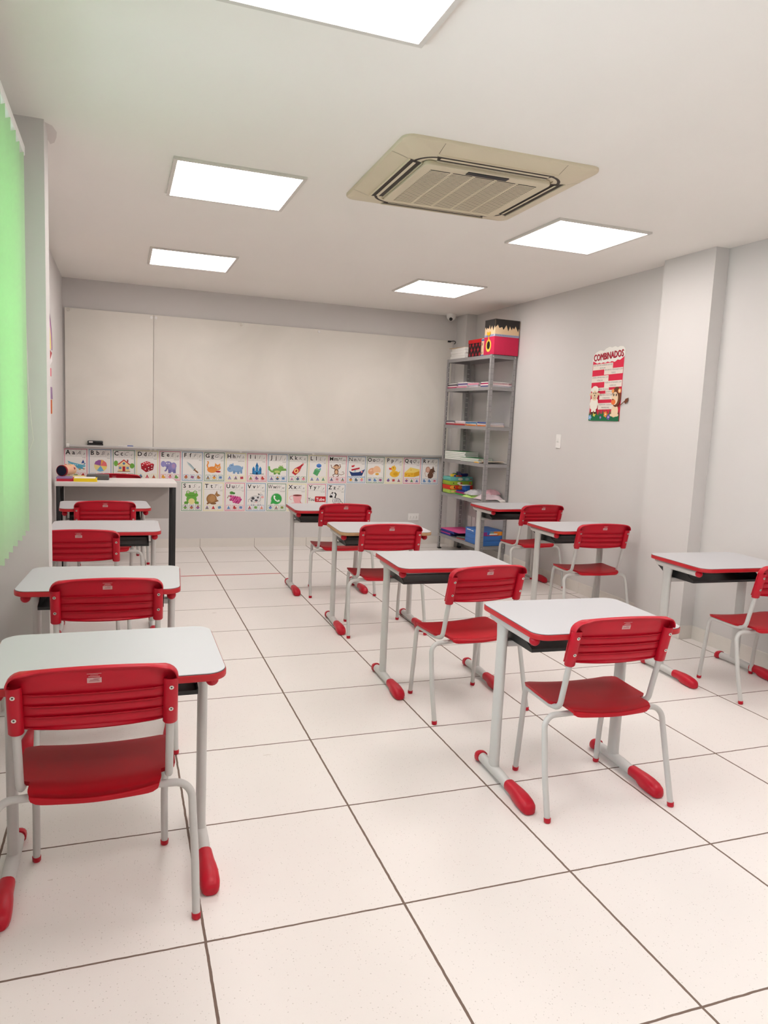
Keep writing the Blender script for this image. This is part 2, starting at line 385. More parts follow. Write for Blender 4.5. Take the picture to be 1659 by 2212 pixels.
ceiling_light(0.355, -1.8, 'lit square ceiling panel behind the viewer on the left')
ceiling_light(2.41, -1.8, 'lit square ceiling panel behind the viewer on the right')
# ============================================================ AIR CONDITIONER
def aircon():
    t = empty('air_conditioner', 'cream square cassette air conditioner set in the ceiling', 'air conditioner', (1.345, 1.62, H), -0.02)
    s = 0.465
    # bezel: flat outer skirt rising to an inner deck; slot wells left open by building strips
    m = MB()
    outer = rrect(2*s, 2*s, 0.05, 5); deck = rrect(2*s-0.24, 2*s-0.24, 0.09, 5)
    n = len(outer)
    R0 = [(x, y, 0) for x, y in outer]; R1 = [(x, y, -0.010) for x, y in outer]
    R1b = [(x*.992, y*.992, -0.015) for x, y in outer]; R2 = [(x, y, -0.034) for x, y in rrect(2*s-0.16, 2*s-0.16, 0.10, 5)]
    m.rings([R0, R1, R1b, R2], CREAM, True, False)
    R3 = [(x, y, -0.034) for x, y in rrect(2*s-0.29, 2*s-0.29, 0.04, 5)]
    m.rings([R2, R3], CREAM, True, False)
    m.rings([R3, [(x, y, -0.028) for x, y, z in R3]], CREAM, True, False)
    m.add([(x, y, -0.0285) for x, y, z in R3], [tuple(range(n))], CREAM)
    for ang in (45, 135, 225, 315):               # joint lines of the corner pieces
        for sg in (-1, 1):
            a = math.radians(ang); cx, cy = math.copysign(s, math.cos(a)), math.copysign(s, math.sin(a))
            if sg < 0: p, q = (cx*0.995, cy*0.62), (cx*0.84, cy*0.62)
            else: p, q = (cx*0.62, cy*0.995), (cx*0.62, cy*0.84)
            z0, z1 = -0.0158, -0.0345
            d = 0.0008
            if sg < 0: m.add([(p[0], p[1]-d, z0), (q[0], q[1]-d, z1), (q[0], q[1]+d, z1), (p[0], p[1]+d, z0)], [(0, 1, 2, 3)], DARKSLOT)
            else: m.add([(p[0]-d, p[1], z0), (q[0]-d, q[1], z1), (q[0]+d, q[1], z1), (p[0]+d, p[1], z0)], [(0, 1, 2, 3)], DARKSLOT)
    body = m.build('panel', t)
    for k in range(4):                             # air vents with a flap
        rot = Matrix.Rotation(k*PI/2, 4, 'Z'); m = MB(); m.X = rot
        y0 = -0.345
        m.add([(-.290, y0-.038, -.0352), (.290, y0-.038, -.0352), (.265, y0+.030, -.0352), (-.265, y0+.030, -.0352)], [(0, 1, 2, 3)], DARKSLOT)
        m.box((-.29, y0-.039, -.040), (.29, y0-.033, -.033), CREAM)
        m.box((-.268, y0+.027, -.040), (.268, y0+.031, -.033), CREAM)
        v = m.build('air_vent', t)
        m = MB(); m.X = rot
        m.rings([[(x, y0-.010, -.0375), (x, y0+.003, -.0390), (x, y0+.003, -.0382), (x, y0-.010, -.0364)] for x in (-.262, .262)], CREAM, False)
        m.build('vent_flap', v)
    for k in range(4):                              # corner slits
        m = MB(); cx, cy = .250*(1 if k in (0, 3) else -1), .250*(1 if k < 2 else -1); pts = []
        for rr in (0.098, 0.112):
            for j in range(9):
                a = math.radians(k*90+12+66*j/8); pts.append((cx+rr*math.cos(a), cy+rr*math.sin(a), -.0345))
        m.add(pts, [(j, j+1, 10+j, 9+j) for j in range(8)], DARKSLOT)
        m.build('corner_slit', t, None)
    m = MB(); m.X = Matrix.Translation((0.0, 0.11, 0))
    m.rprism(rrect(.62, .60, .03, 4, (0.0, -.11)), -.050, -.030, CREAM, .004); g = m.build('intake_grille', t)
    m = MB()
    for j in range(5):
        x0 = -.265+j*.108
        for i in range(30):
            y = -.245+i*.0168
            m.add([(x0, y, -.0506), (x0+.094, y, -.0506), (x0+.094, y+.0085, -.0506), (x0, y+.0085, -.0506)], [(0, 1, 2, 3)], DARKSLOT)
            m.add([(x0, y+.0085, -.0506), (x0+.094, y+.0085, -.0506), (x0+.094, y+.0168, -.0516), (x0, y+.0168, -.0516)], [(0, 1, 2, 3)], CREAM)
    m.build('louvre', g, sharp=None)
    m = MB(); m.bbox((-.105, -.292, -.0535), (.095, -.258, -.0495), BLACKP, .001); m.build('receiver_bar', t)
    m = MB(); m.prism([(.045+.04*math.cos(a*PI/10), .325+.011*math.sin(a*PI/10)) for a in range(20)], -.038, -.034, mat('blue_badge', (70, 84, 120), .3)); m.build('badge', t)
aircon()

# ============================================================ WHITEBOARD
def whiteboard():
    t = empty('whiteboard', 'long cream whiteboard in two panels filling the back wall', 'whiteboard', (1.24, YB, 0.975))
    x0, x1, xs = -0.680-1.24, 3.165-1.24, 0.0875-1.24; z1 = 2.215-.975
    for a, b in ((x0, xs-.0012), (xs+.0012, x1)):
        m = MB(); m.bbox((a, -0.022, 0.0), (b, -0.003, z1), WB, 0.0015); p = m.build('panel', t)
        p['label'] = 'narrow left board panel' if a == x0 else 'wide right board panel'
    m = MB()
    for a, b in ((x0+.01, x1-.01),):
        m.box((a, -0.075, -.002), (b, -0.0222, 0.003), ALU); m.box((a, -0.079, -.006), (b, -0.075, 0.010), ALU)
        m.box((a, -0.030, -0.028), (b, -0.0222, -.0025), ALU)
    m.bbox((x0+.006, -.082, -.012), (x0+.034, -.0222, .018), WPLAST, .004)
    m.build('marker_tray', t)
    for x, z, c in [(x0+.03, z1-.02, CHROME), (xs-.02, z1-.025, WPLAST), (xs+.02, z1-.025, WPLAST), (.90-1.24, z1-.022, CHROME), (1.68-1.24, z1-.022, WPLAST), (xs-.02, .02-.034, WPLAST), (xs+.02, .02-.034, WPLAST), (.92-1.24, -.014, WPLAST), (1.66-1.24, -.014, WPLAST)]:
        m = MB(); m.disc((x, -0.0215 if z > .1 else -.030, z), (0, -1, 0), 0.013, 0.005, c, 14); m.build('mounting_screw', t)
whiteboard()
m = MB()
m.tube(bend([(3.12, 5.600, 2.203), (3.14, 5.59, 2.209), (3.165, 5.585, 2.214), (3.19, 5.59, 2.208), (3.192, 5.60, 2.195), (3.180, 5.60, 2.184)], .012, 3), .0045, BLACKM, 8)
m.box((3.105, 5.59, 2.198), (3.135, 5.607, 2.214), BLACKM)
tag(m.build('cable_clamp'), 'dark looped cable clamp on the top right corner of the whiteboard', 'clamp')
def eraser():
    t = empty('board_eraser', 'black board eraser lying on the whiteboard tray', 'eraser', (-.425, 5.578, .979))
    m = MB(); m.bbox((-.068, -.023, 0), (.068, .023, .022), mat('eraser_felt', (52, 50, 50), .9), .003); m.build('felt', t)
    m = MB(); m.rprism(rrect(.134, .044, .008, 4), .022, .048, BLACKP, .008); m.build('handle', t)
    m = MB(); m.box((-.055, -.0228, .030), (-.02, -.0222, .042), PAPER); m.build('label_sticker', t)
eraser()
t = empty('board_marker', 'white board marker with a blue cap on the whiteboard tray', 'marker', (-.157, 5.577, .985))
m = MB(); m.tube([(-.066, 0, 0), (.012, 0, 0)], .0068, PAPER, 10); m.build('barrel', t)
m = MB(); m.tube([(.012, 0, 0), (.02, 0, 0), (.06, 0, 0), (.066, 0, 0)], [.0068, .0075, .0068, .004], mat('blue_cap', (40, 80, 170), .4), 10); m.build('cap', t)

# ============================================================ STUDENT CHAIR
def seat_mesh(mat_):
    m = MB(); nx, ny = 24, 22; top = []; bot = []
    def halfw(y):
        if y > 0.035: 
            e = max(0, (y-(0.245-0.035))/0.035); return 0.198 - 0.035*(1-math.sqrt(max(0, 1-e*e)))
        if y > 0.012: return 0.160 + (0.198-0.160)*(0.5-0.5*math.cos(PI*(y-0.012)/0.023))
        if y > -0.03: return 0.160
        e = (-0.03-y)/0.055; return 0.160 - 0.03*e*e
    for j in range(ny+1):
        y = -0.055 + (0.245+0.055)*j/ny
        for i in range(nx+1):
            s = -1+2*i/nx; x = s*halfw(y); yy = y
            if y < 0.02: yy = y - 0.020*(1-s*s)*min(1, (0.02-y)/0.075)
            z = 0.372 + 0.008*s*s - 0.005*math.cos(PI*(y-.08)/.40)
            if y > 0.20: z -= 0.010*((y-0.20)/0.045)**2
            if y < -0.03: z -= 0.005*((-0.03-y)/0.025)**2
            top.append((x, yy, z)); bot.append((x*.985, yy*.985+.001, z-0.012))
    W = nx+1; n = len(top); fs = []
    for j in range(ny):
        for i in range(nx):
            a = j*W+i; fs.append((a, a+1, a+W+1, a+W)); fs.append((n+a, n+a+W, n+a+W+1, n+a+1))
    for i in range(nx):
        fs.append((i, n+i, n+i+1, i+1)); a = ny*W+i; fs.append((a, a+1, n+a+1, n+a))
    for j in range(ny):
        a = j*W; fs.append((a, a+W, n+a+W, n+a)); a = j*W+nx; fs.append((a, n+a, n+a+W, a+W))
    m.add(top+bot, fs, mat_, True)
    # turned down rear lip
    rows = []
    for i in range(nx+1):
        p = Vector(top[i]); s = -1+2*i/nx
        d = 0.016+.010*abs(s)**3*(1-abs(s)**12)
        rows.append([tuple(p), (p.x, p.y-.004, p.z-.006), (p.x*.98, p.y-.002, p.z-d), (p.x*.98, p.y+.006, p.z-d), (p.x*.985, p.y+.008, p.z-.004)])
    m.rings(rows, mat_, True, True, True)
    return m
def back_y(z): return -0.015 - (z-0.40)*0.245
def backrest_mesh():
    m = MB(); NX = 28; zs = []
    bands = [(0.546, 0.577), (0.577, 0.607), (0.607, 0.638), (0.638, 0.720)]
    prof = [(0.534, -0.004), (0.540, -.010)]       # (z at centre line, outward offset)
    for bi, (a, b) in enumerate(bands):
        last = bi == 3; k = 7
        for j in range(k+1):
            t = j/k
            if last: o = .004 + .003*math.sin(PI*t) if t < 1 else .002
            else: o = .0015 + .0065*math.sin(PI*min(1, t*.9+.1))**.8
            prof.append((a + (b-a)*t*(.94 if not last else 1), -o))
        if not last: prof += [(b-.0015, -.0115), (b+.0006, -.0115)]
    HW = 0.1965; R = []; CR = .030
    for s_i in range(NX+1):
        s = math.sin((-1+2*s_i/NX)*PI/2); x = HW*s
        ring = []; dx = max(0, abs(x)-(HW-CR)); drop = CR-math.sqrt(max(0, CR*CR-dx*dx)); zt = 0.706 - 0.013*s*s - drop
        for z, o in prof:
            if z > 0.643: zz = 0.643 + (zt-0.643)*(z-0.643)/(0.720-0.643)
            else: zz = z
            if z < 0.546: zz = z + .010*s*s
            bow = -0.016*(1-s*s); e = min(1, max(0, (abs(x)-.145)/.02))
            ring.append((x, back_y(zz) + bow + 0.012 + o*(1-e*.8), zz))
        R.append((x, ring))
    rows = []
    for x, ring in R:
        front = [(px, py+0.0055, pz) for px, py, pz in ring]
        ld = .009 + .019*min(1, max(0, (abs(x)-.13)/.035)); ex, ey, ez = ring[-1]; k = min(1, max(0, (abs(x)-.165)/.03)); nx_, nz_ = math.copysign(k, x), 1-k*.8
        lip = [(ex-nx_*.003, ey-.002, ez-.004*nz_), (ex-nx_*.003, ey-ld, ez-.0035*nz_), (ex, ey-ld-.001, ez), (ex+nx_*.0015, ey-ld+.002, ez+.003*nz_), (ex+nx_*.002, ey, ez+.0045*nz_)]
        rows.append(ring[:-1] + lip + front[::-1])
    m.rings(rows, RED, True, True, True)
    for sg in (-1, 1):                             # sleeves around the posts, open at the top under the rounded corner
        ns = 16; Rr = []; xx = sg*0.180
        zz = [0.532, 0.536, 0.60, 0.656, 0.662]; rr = [.0155, .0185, .0182, .0180, .0174]
        for z, q in zip(zz, rr):
            Rr.append([(xx+q*math.cos(2*PI*k/ns), back_y(z)+q*math.sin(2*PI*k/ns), z) for k in range(ns)])
        for z in (.662, .645): Rr.append([(xx+.0142*math.cos(2*PI*k/ns), back_y(z)+.0142*math.sin(2*PI*k/ns), z) for k in range(ns)])
        m.rings(Rr, RED, True, True)
    return m
def make_chair(name, label, group):
    t = empty(name, label, 'chair', (0, 0, 0), 0, group)
    seat_mesh(REDSEAT).build('seat', t, 50)
    bk = backrest_mesh().build('backrest', t, 45)
    for sg in (-1, 1):
        for z in (.640, .578):
            m = MB(); y = back_y(z)-.0182; m.disc((sg*.181, y+.002, z), (0, -1, -.25), .0058, .0032, CHROME, 12); m.disc((sg*.181, y-.0011, z-.0003), (0, -1, -.25), .0024, .0006, SHAD, 8)
            m.build('screw', bk)
    m = MB(); y = lambda z: back_y(z)-.016+.012-.0075
    for z0, z1, hw in ((.7005, .7017, .0165), (.6970, .6980, .009), (.6925, .6942, .013)):
        m.add([(-hw, y(z0)-.0004, z0-.010), (hw, y(z0)-.0004, z0-.010), (hw, y(z1)-.0004, z1-.010), (-hw, y(z1)-.0004, z1-.010)], [(0, 1, 2, 3)], LABEL)
    m.add([(-.0165, y(.665), .665), (.0165, y(.665), .665), (.0165, y(.679), .679), (-.0165, y(.679), .679)], [(0, 1, 2, 3)], LABEL)
    for z0, a, b in ((.6750, -.002, .012), (.6720, -.010, .010), (.6690, -.012, .012)):
        m.add([(a, y(z0)-.0003, z0), (b, y(z0)-.0003, z0), (b, y(z0+.0011)-.0003, z0+.0011), (a, y(z0+.0011)-.0003, z0+.0011)], [(0, 1, 2, 3)], ink((150, 70, 74)))
    m.build('label_sticker', bk, None)
    for sg in (-1, 1):
        m = MB(); q = sg*.180
        m.tube(bend([(q, back_y(.650), .650), (q, back_y(.54), .54), (q, -.006, .364), (q, .06, .3535), (q, .20, .3535)], [.12, .045, .06], 7), .0104, TUBE, 14)
        m.build('backrest_post', t)
        m = MB(); m.tube(bend([(q, .185, .3535), (q, .238, .352), (q*.985, .262, .16), (q, .275, .004)], [.034, .6], 8), .0104, TUBE, 14); lg = m.build('leg', t)
        m = MB(); m.tube([(q, .275, 0.0), (q, .2748, .003), (q, .2736, .016)], [.0098, .0118, .0122], RED, 14); m.build('foot_cap', lg)
        m = MB(); m.tube(bend([(sg*.10, -.004, .343), (sg*.238, -.010, .343), (sg*.247, -.055, .15), (sg*.249, -.097, .004)], [.045, 1.2], 9), .0104, TUBE, 14); lg = m.build('leg', t)
        m = MB(); m.tube([(sg*.249, -.097, 0.0), (sg*.249, -.0965, .003), (sg*.2488, -.0945, .016)], [.0098, .0118, .0122], RED, 14); m.build('foot_cap', lg)
    m = MB(); m.tube([(-.105, -.004, .343), (.105, -.004, .343)], .0103, TUBE, 14); m.tube([(-.178, .19, .352), (.178, .19, .352)], .009, TUBE, 12); m.build('cross_bar', t)
    return t
G_CH = 'red plastic student chairs'
chairs = [
 (1.415, .342, -2.768, 'red chair at the nearest desk of the middle column, fully visible in front'),
 (1.349, 1.219, 5.425, 'red chair turned slightly at the second desk of the middle column'),
 (1.362, 2.492, -3.2, 'red chair at the bare brown-edged desk'),
 (1.376, 3.520, -2.4, 'red chair at the farthest desk of the middle column, near the posters'),
 (2.976, 1.05, -1.435, 'red chair cut off by the right edge of the photo'),
 (2.878, 2.440, -3.8, 'red chair against the right wall under the red rules poster'),
 (3.044, 3.496, 3.04, 'red chair at the small-looking desk in front of the metal shelf'),
 (-.261, .199, -1.286, 'large red chair nearest the camera on the left'),
 (-.247, 1.184, -.9, 'red chair second from the camera in the window column'),
 (-.403, 2.357, -1.518, 'red chair partly hidden by the left wall pillar'),
 (-.303, 3.622, 1.2, 'red chair directly in front of the white teacher desk'),
]
c0 = None
for x, y, a, lab in chairs:
    if c0 is None: c0 = make_chair('student_chair', lab, G_CH); o = c0
    else: o = copy_tree(c0)
    o.location = (x, y, 0); o.rotation_euler = (0, 0, math.radians(a)); o['label'] = lab
o = copy_tree(c0); o.name = 'teacher_chair'; o['label'] = 'red chair standing behind the white teacher desk, only its top showing'
o.location = (-.255, 4.93, 0); o.rotation_euler = (0, 0, 0); o.scale = (1.11, 1.11, 1.11)
del o['group']

# ============================================================ STUDENT DESK
def make_desk(name, label, group, edge=REDEDGE):
    t = empty(name, label, 'desk', (0, 0, 0), 0, group)
    W, D, R = .598, .454, .056
    m = MB(); m.rprism(rrect(W-.006, D-.006, R-.003, 8), .6465, .649, LAM, .001); m.build('tabletop', t)
    m = MB(); m.rprism(rrect(W, D, R, 8), .6265, .6462, edge, .003)
    m.rprism(rrect(W-.004, D-.004, R-.002, 8), .6455, .6468, LAMLINE, .0003); e = m.build('edge_band', t)
    for sg in (-1, 1):
        xx = sg*.264
        m = MB(); m.tube([(xx, -.150, .607), (xx, -.02, .607), (xx, .10, .607), (xx, .165, .610), (xx, .185, .618)], [.0165, .0165, .0180, .0165, .008], TUBE, 14); m.build('support_arm', t)
        m = MB(); m.tube([(xx, -.146, .607), (xx, -.150, .607), (xx, -.160, .607), (xx, -.168, .607), (xx, -.1725, .607)], [.0172, .0180, .0172, .0125, .004], RED, 16); m.build('arm_cap', t)
        m = MB(); n = 18; R_ = []
        for z, kx, ky in ((.035, .0155, .034), (.06, .0148, .0295), (.30, .0148, .029), (.55, .0148, .029), (.60, .016, .035)):
            R_.append([(xx + kx*math.copysign(abs(math.cos(2*PI*k/n))**.8, math.cos(2*PI*k/n)), .085 + ky*math.copysign(abs(math.sin(2*PI*k/n))**.8, math.sin(2*PI*k/n)), z) for k in range(n)])
        m.rings(R_, TUBE, True); m.build('column', t)
        # foot: oval tube on the floor, rising slightly towards the back
        m = MB(); m.tube([(xx, -.06, .026), (xx, .03, .030), (xx, .10, .030), (xx, .205, .026)], [.018, .020, .020, .018], TUBE, 14, sq=(1.0, 1.05)); ft = m.build('foot', t)
        m = MB(); n = 16; rings = []
        for y, hw, z0, z1 in ((-.211, .010, .008, .024), (-.208, .019, .002, .034), (-.199, .0250, .0, .042), (-.180, .0280, .0, .049), (-.150, .0280, .0, .0535), (-.118, .0255, .0, .055), (-.105, .0235, .004, .0545), (-.095, .0225, .010, .0535), (-.07, .0215, .011, .052), (-.045, .021, .011, .0505)):
            ring = []
            for k in range(n):
                a = 2*PI*k/n; cz = (z0+z1)/2; hz = (z1-z0)/2; c, s_ = math.cos(a), math.sin(a)
                px = hw*math.copysign(abs(c)**.8, c); pz = cz + hz*math.copysign(abs(s_)**(.8 if s_ > 0 else .55), s_); ring.append((xx+px, y, pz))
            rings.append(ring)
        m.rings(rings, RED, True); m.build('foot_cap', ft)
        m = MB(); rings = []
        for y, hw, z0, z1 in ((.185, .0215, .010, .0505), (.200, .0225, .002, .050), (.215, .0215, .0, .044), (.224, .017, .0, .034), (.229, .009, .003, .02)):
            rings.append([(xx+hw*math.cos(2*PI*k/n), y, (z0+z1)/2+(z1-z0)/2*math.copysign(abs(math.sin(2*PI*k/n))**.7, math.sin(2*PI*k/n))) for k in range(n)])
        m.rings(rings, RED, True); m.build('heel_cap', ft)
    m = MB(); m.bbox((-.252, .065, .515), (.252, .105, .538), TUBE, .004); m.build('cross_bar', t)
    # black book tray: flat bottom sweeping up at the back, sloping side cheeks
    P = [(-.085, .548), (-.08, .5405), (.10, .5405), (.15, .552), (.22, .592), (.235, .606)]
    m = MB(); rows = []
    for x in (-.234, .234):
        rows.append([(x, y, z) for y, z in P] + [(x, y-.001, z+.0035) for y, z in P[::-1]])
    m.rings(rows, BLACKP, False)
    for sg in (-1, 1):
        x = sg*.2325
        S = [(-.085, .556), (-.085, .548), (-.08, .5405), (.10, .5405), (.15, .552), (.22, .592), (.235, .606), (.235, .610), (.02, .606), (-.01, .598), (-.055, .566)]
        m.rings([[(x-.0018, y, z) for y, z in S], [(x+.0018, y, z) for y, z in S]], BLACKP, False)
    m.box((-.234, -.087, .541), (.234, -.083, .553), BLACKP)
    m.build('book_tray', t)
    return t
G_DK = 'white topped student desks'
desks = [
 (1.400, .508, -2.55, 'white-topped desk with red edge, nearest in the middle column'),
 (1.334, 1.597, -2.135, 'white-topped red-edged desk, second from the front of the middle column'),
 (1.362, 2.669, -2.987, 'white-topped desk with bare brown edge instead of a red one'),
 (1.311, 3.698, -1.577, 'white-topped red-edged desk nearest the posters in the middle column'),
 (2.917, 1.387, -1.787, 'white-topped red-edged desk beside the right wall, cut off by the photo edge'),
 (2.854, 2.639, -.878, 'white-topped red-edged desk beside the right wall, second from the shelf'),
 (2.985, 3.818, 2.113, 'white-topped red-edged desk standing right in front of the metal shelf'),
 (-.231, .385, -.071, 'large white-topped red-edged desk nearest the camera on the left'),
 (-.267, 1.381, -3.722, 'white-topped red-edged desk touching the window-side pillar'),
 (-.281, 2.782, -.46, 'white-topped red-edged desk half hidden by the left wall pillar'),
 (-.307, 3.806, 3.2, 'white-topped red-edged desk just in front of the white teacher desk'),
]
d0 = None
for i, (x, y, a, lab) in enumerate(desks):
    if d0 is None: d0 = make_desk('student_desk', lab, G_DK); o = d0
    elif i == 2:
        o = copy_tree(d0)
        for ch in o.children:
            if ch.name.startswith('edge_band'):
                ch.data = ch.data.copy(); ch['label'] = 'bare brown board edge'
                for k, mm in enumerate(ch.data.materials):
                    if mm == REDEDGE: ch.data.materials[k] = BARE
    else: o = copy_tree(d0)
    o.location = (x, y, 0); o.rotation_euler = (0, 0, math.radians(a)); o['label'] = lab

# ============================================================ TEACHER DESK
t = empty('teacher_desk', 'large white teacher desk with black steel legs under the whiteboard', 'desk', (-.226, 4.40, 0))
m = MB(); m.bbox((-.441, -.20, .737), (.441, .20, .770), mat('white_board_top', (226, 222, 219), rough=.4), .002); m.build('tabletop', t)
for x in (-.418, .418):
    for y in (-.185, .185):
        m = MB(); m.bbox((x-.014, y-.014, 0), (x+.014, y+.014, .737), BLACKM, .002); m.build('leg', t)
m = MB()
for x in (-.418, .418): m.bbox((x-.012, -.171, .705), (x+.012, .171, .737), BLACKM, .002)
m.build('rail', t)
m = MB(); m.bbox((-.40, .165, .44), (.40, .180, .736), DGREY, .002); m.build('modesty_panel', t)

def slab(name, label, cat, c, size, rz, mats_, group=None, cover=True):
    """book / notebook: cover boards with a page block showing on three sides"""
    w, d, h = size; t = empty(name, label, cat, c, rz, group); cv, pg = mats_
    th = min(.0016, h*.2); m = MB()
    m.box((-w/2, -d/2, 0), (w/2, d/2, th), cv); m.box((-w/2, -d/2, h-th), (w/2, d/2, h), cv); m.box((-w/2, -d/2, th), (-w/2+th, d/2, h-th), cv)
    m.build('cover', t)
    m = MB(); m.box((-w/2+th, -d/2+.002, th), (w/2-.002, d/2-.002, h-th), pg); m.build('pages', t)
    return t
# things on the teacher desk
TD = .770
slab('book', 'red book lying at the left end of the teacher desk under the yellow notebook', 'book', (-.60, 4.32, TD), (.16, .12, .018), PI/2+.05, (ink((190, 40, 60)), PAPER))
slab('book', 'lilac book lying on the red book on the teacher desk', 'book', (-.605, 4.325, TD+.0182), (.15, .11, .010), PI/2, (ink((150, 130, 170)), PAPER))
slab('notebook', 'bright yellow notebook at the front of the teacher desk', 'notebook', (-.455, 4.285, TD), (.12, .165, .024), PI/2, (ink((236, 206, 40)), PAPER))
m = MB(); m.rprism(rrect(.15, .11, .002, 2), 0, .004, PAPER, .0008); o = m.build('paper'); o.location = (-.46, 4.29, TD+.0242); tag(o, 'white sheets lying on the yellow notebook', 'paper')
m = MB(); m.rprism(rrect(.15, .10, .002, 2), 0, .02, mat('pale_yellow_card', (228, 218, 140), .7), .001); o = m.build('folder'); o.location = (-.545, 4.50, TD); o.rotation_euler = (0, 0, .0); tag(o, 'pale yellow folder under the patterned tube on the teacher desk', 'folder')
m = MB(); m.rprism(rrect(.165, .15, .012, 4), 0, .036, mat('charcoal_cover', (84, 82, 80), .6), .004); o = m.build('notebook'); o.location = (-.372, 4.46, TD); tag(o, 'charcoal grey notebook lying at the back of the teacher desk', 'notebook')
t = empty('storage_tube', 'patterned tube with a dark open end lying on the teacher desk', 'tube', (-.60, 4.42, TD+.071), 0)
dx = Vector((.38, .92, 0)).normalized()
m = MB(); m.tube([tuple(dx*-.07), tuple(dx*-.03), tuple(dx*.05), tuple(dx*.09)], .041, ink((222, 178, 150)), 20); b_ = m.build('tube_body', t)
m = MB(); m.tube([tuple(dx*-.074), tuple(dx*-.058)], .043, ink((150, 34, 44)), 20); m.build('end_ring', t)
m = MB(); m.tube([tuple(dx*-.0755), tuple(dx*-.0745)], .038, ink((22, 26, 48)), 20); m.build('dark_opening', t)
m = MB()
for k, c in enumerate([(120, 84, 70), (206, 96, 70), (234, 190, 120), (150, 60, 70)]):
    a = .6+k*.75; p = dx*(.0+.022*k-.01); m.sphere((p.x - dx.y*.036*math.cos(a), p.y + dx.x*.036*math.cos(a), .036*math.sin(a)), .011, ink(c), 10)
m.build('decoration', t)

# ============================================================ METAL SHELF
SO = Vector((3.052, 4.478, 0)); SR = math.radians(3.2)
def S(x, y, z=0): return (SO.x + math.cos(SR)*x - math.sin(SR)*y, SO.y + math.sin(SR)*x + math.cos(SR)*y, z)
t = empty('metal_shelf', 'tall grey steel shelf with six boards in the back right corner', 'shelf', tuple(SO), SR)
SD, SL = .275, .89; ZS = [1.990, 1.695, 1.320, .966, .610, .170]
for px, sx in ((0, 1), (SD, -1)):
    for py, sy in ((0, 1), (SL, -1)):
        m = MB()
        m.box((min(px, px+sx*.032), min(py, py+sy*.0022), .012), (max(px, px+sx*.032), max(py, py+sy*.0022), 1.992), STEEL)
        m.box((min(px, px+sx*.0022), min(py, py+sy*.032), .012), (max(px, px+sx*.0022), max(py, py+sy*.032), 1.992), STEEL)
        z = .06
        while z < 1.96:
            for w_ in (.010, .023):
                X0 = px+sx*w_; Y0 = py-sy*.0003; m.add([(X0-.0018, Y0, z-.003), (X0+.0018, Y0, z-.003), (X0+.0018, Y0, z+.003), (X0-.0018, Y0, z+.003)], [(0, 1, 2, 3)], SHAD)
                Y1 = py+sy*w_; X1 = px-sx*.0003; m.add([(X1, Y1-.0018, z-.003), (X1, Y1+.0018, z-.003), (X1, Y1+.0018, z+.003), (X1, Y1-.0018, z+.003)], [(0, 1, 2, 3)], SHAD)
                X2 = px+sx*w_; Y2 = py+sy*.0026; m.add([(X2-.0028, Y2, z-.0045), (X2+.0028, Y2, z-.0045), (X2+.0028, Y2, z+.0045), (X2-.0028, Y2, z+.0045)], [(0, 1, 2, 3)], PAPER)
            z += .05
        p = m.build('post', t, None)
        m = MB(); m.bbox((min(px, px+sx*.034)-.002, min(py, py+sy*.034)-.002, 0), (max(px, px+sx*.034), max(py, py+sy*.034), .014), BLACKP, .002); m.build('post_foot', p)
for zt in ZS:
    m = MB(); g_ = .0026
    m.box((g_, g_, zt-.0025), (SD-g_, SL-g_, zt), STEEL)
    for a, b in (((g_, g_), (SD-g_, g_+.0015)), ((g_, SL-g_-.0015), (SD-g_, SL-g_)), ((g_, g_), (g_+.0015, SL-g_)), ((SD-g_-.0015, g_), (SD-g_, SL-g_))):
        m.box((a[0], a[1], zt-.034), (b[0], b[1], zt), STEEL)
    sh = m.build('shelf_board', t)
    m = MB()
    for px, sx in ((0, 1), (SD, -1)):
        m.disc((px+sx*.016, 0, zt-.017), (0, -1, 0), .0055, .003, CHROME, 10)
    for py, sy in ((0, 1), (SL, -1)): m.disc((0, py+sy*.016, zt-.017), (-1, 0, 0), .0055, .003, CHROME, 10)
    m.build('bolt', sh)

def on_shelf(o, x, y, z, rz=0): o.location = S(x, y, z); o.rotation_euler = (0, 0, SR+rz); return o
# --- top board
zt = ZS[0]+.0005
GR = 'white paper stacks on top of the shelf'
z = zt
for k in range(4):
    m = MB(); m.rprism(rrect(.20, .30, .003, 2), 0, .027, PAPER, .0015); o = m.build('paper_stack')
    on_shelf(o, .125+.004*(k % 2), .72-.003*k, z, .03*(-1)**k); z += .0274
    tag(o, ['white paper bundle at the bottom of the pile on top of the shelf', 'white paper bundle second from the bottom of the shelf-top pile', 'white paper bundle third from the bottom of the shelf-top pile', 'white paper bundle right under the brown envelope'][k], 'paper', GR)
m = MB(); m.rprism(rrect(.21, .30, .003, 2), 0, .005, mat('kraft_paper', (200, 172, 138), .8, noise=.05), .001)
o = m.build('envelope'); on_shelf(o, .125, .735, z, .10); tag(o, 'brown kraft envelope on the paper pile on top of the shelf', 'envelope')
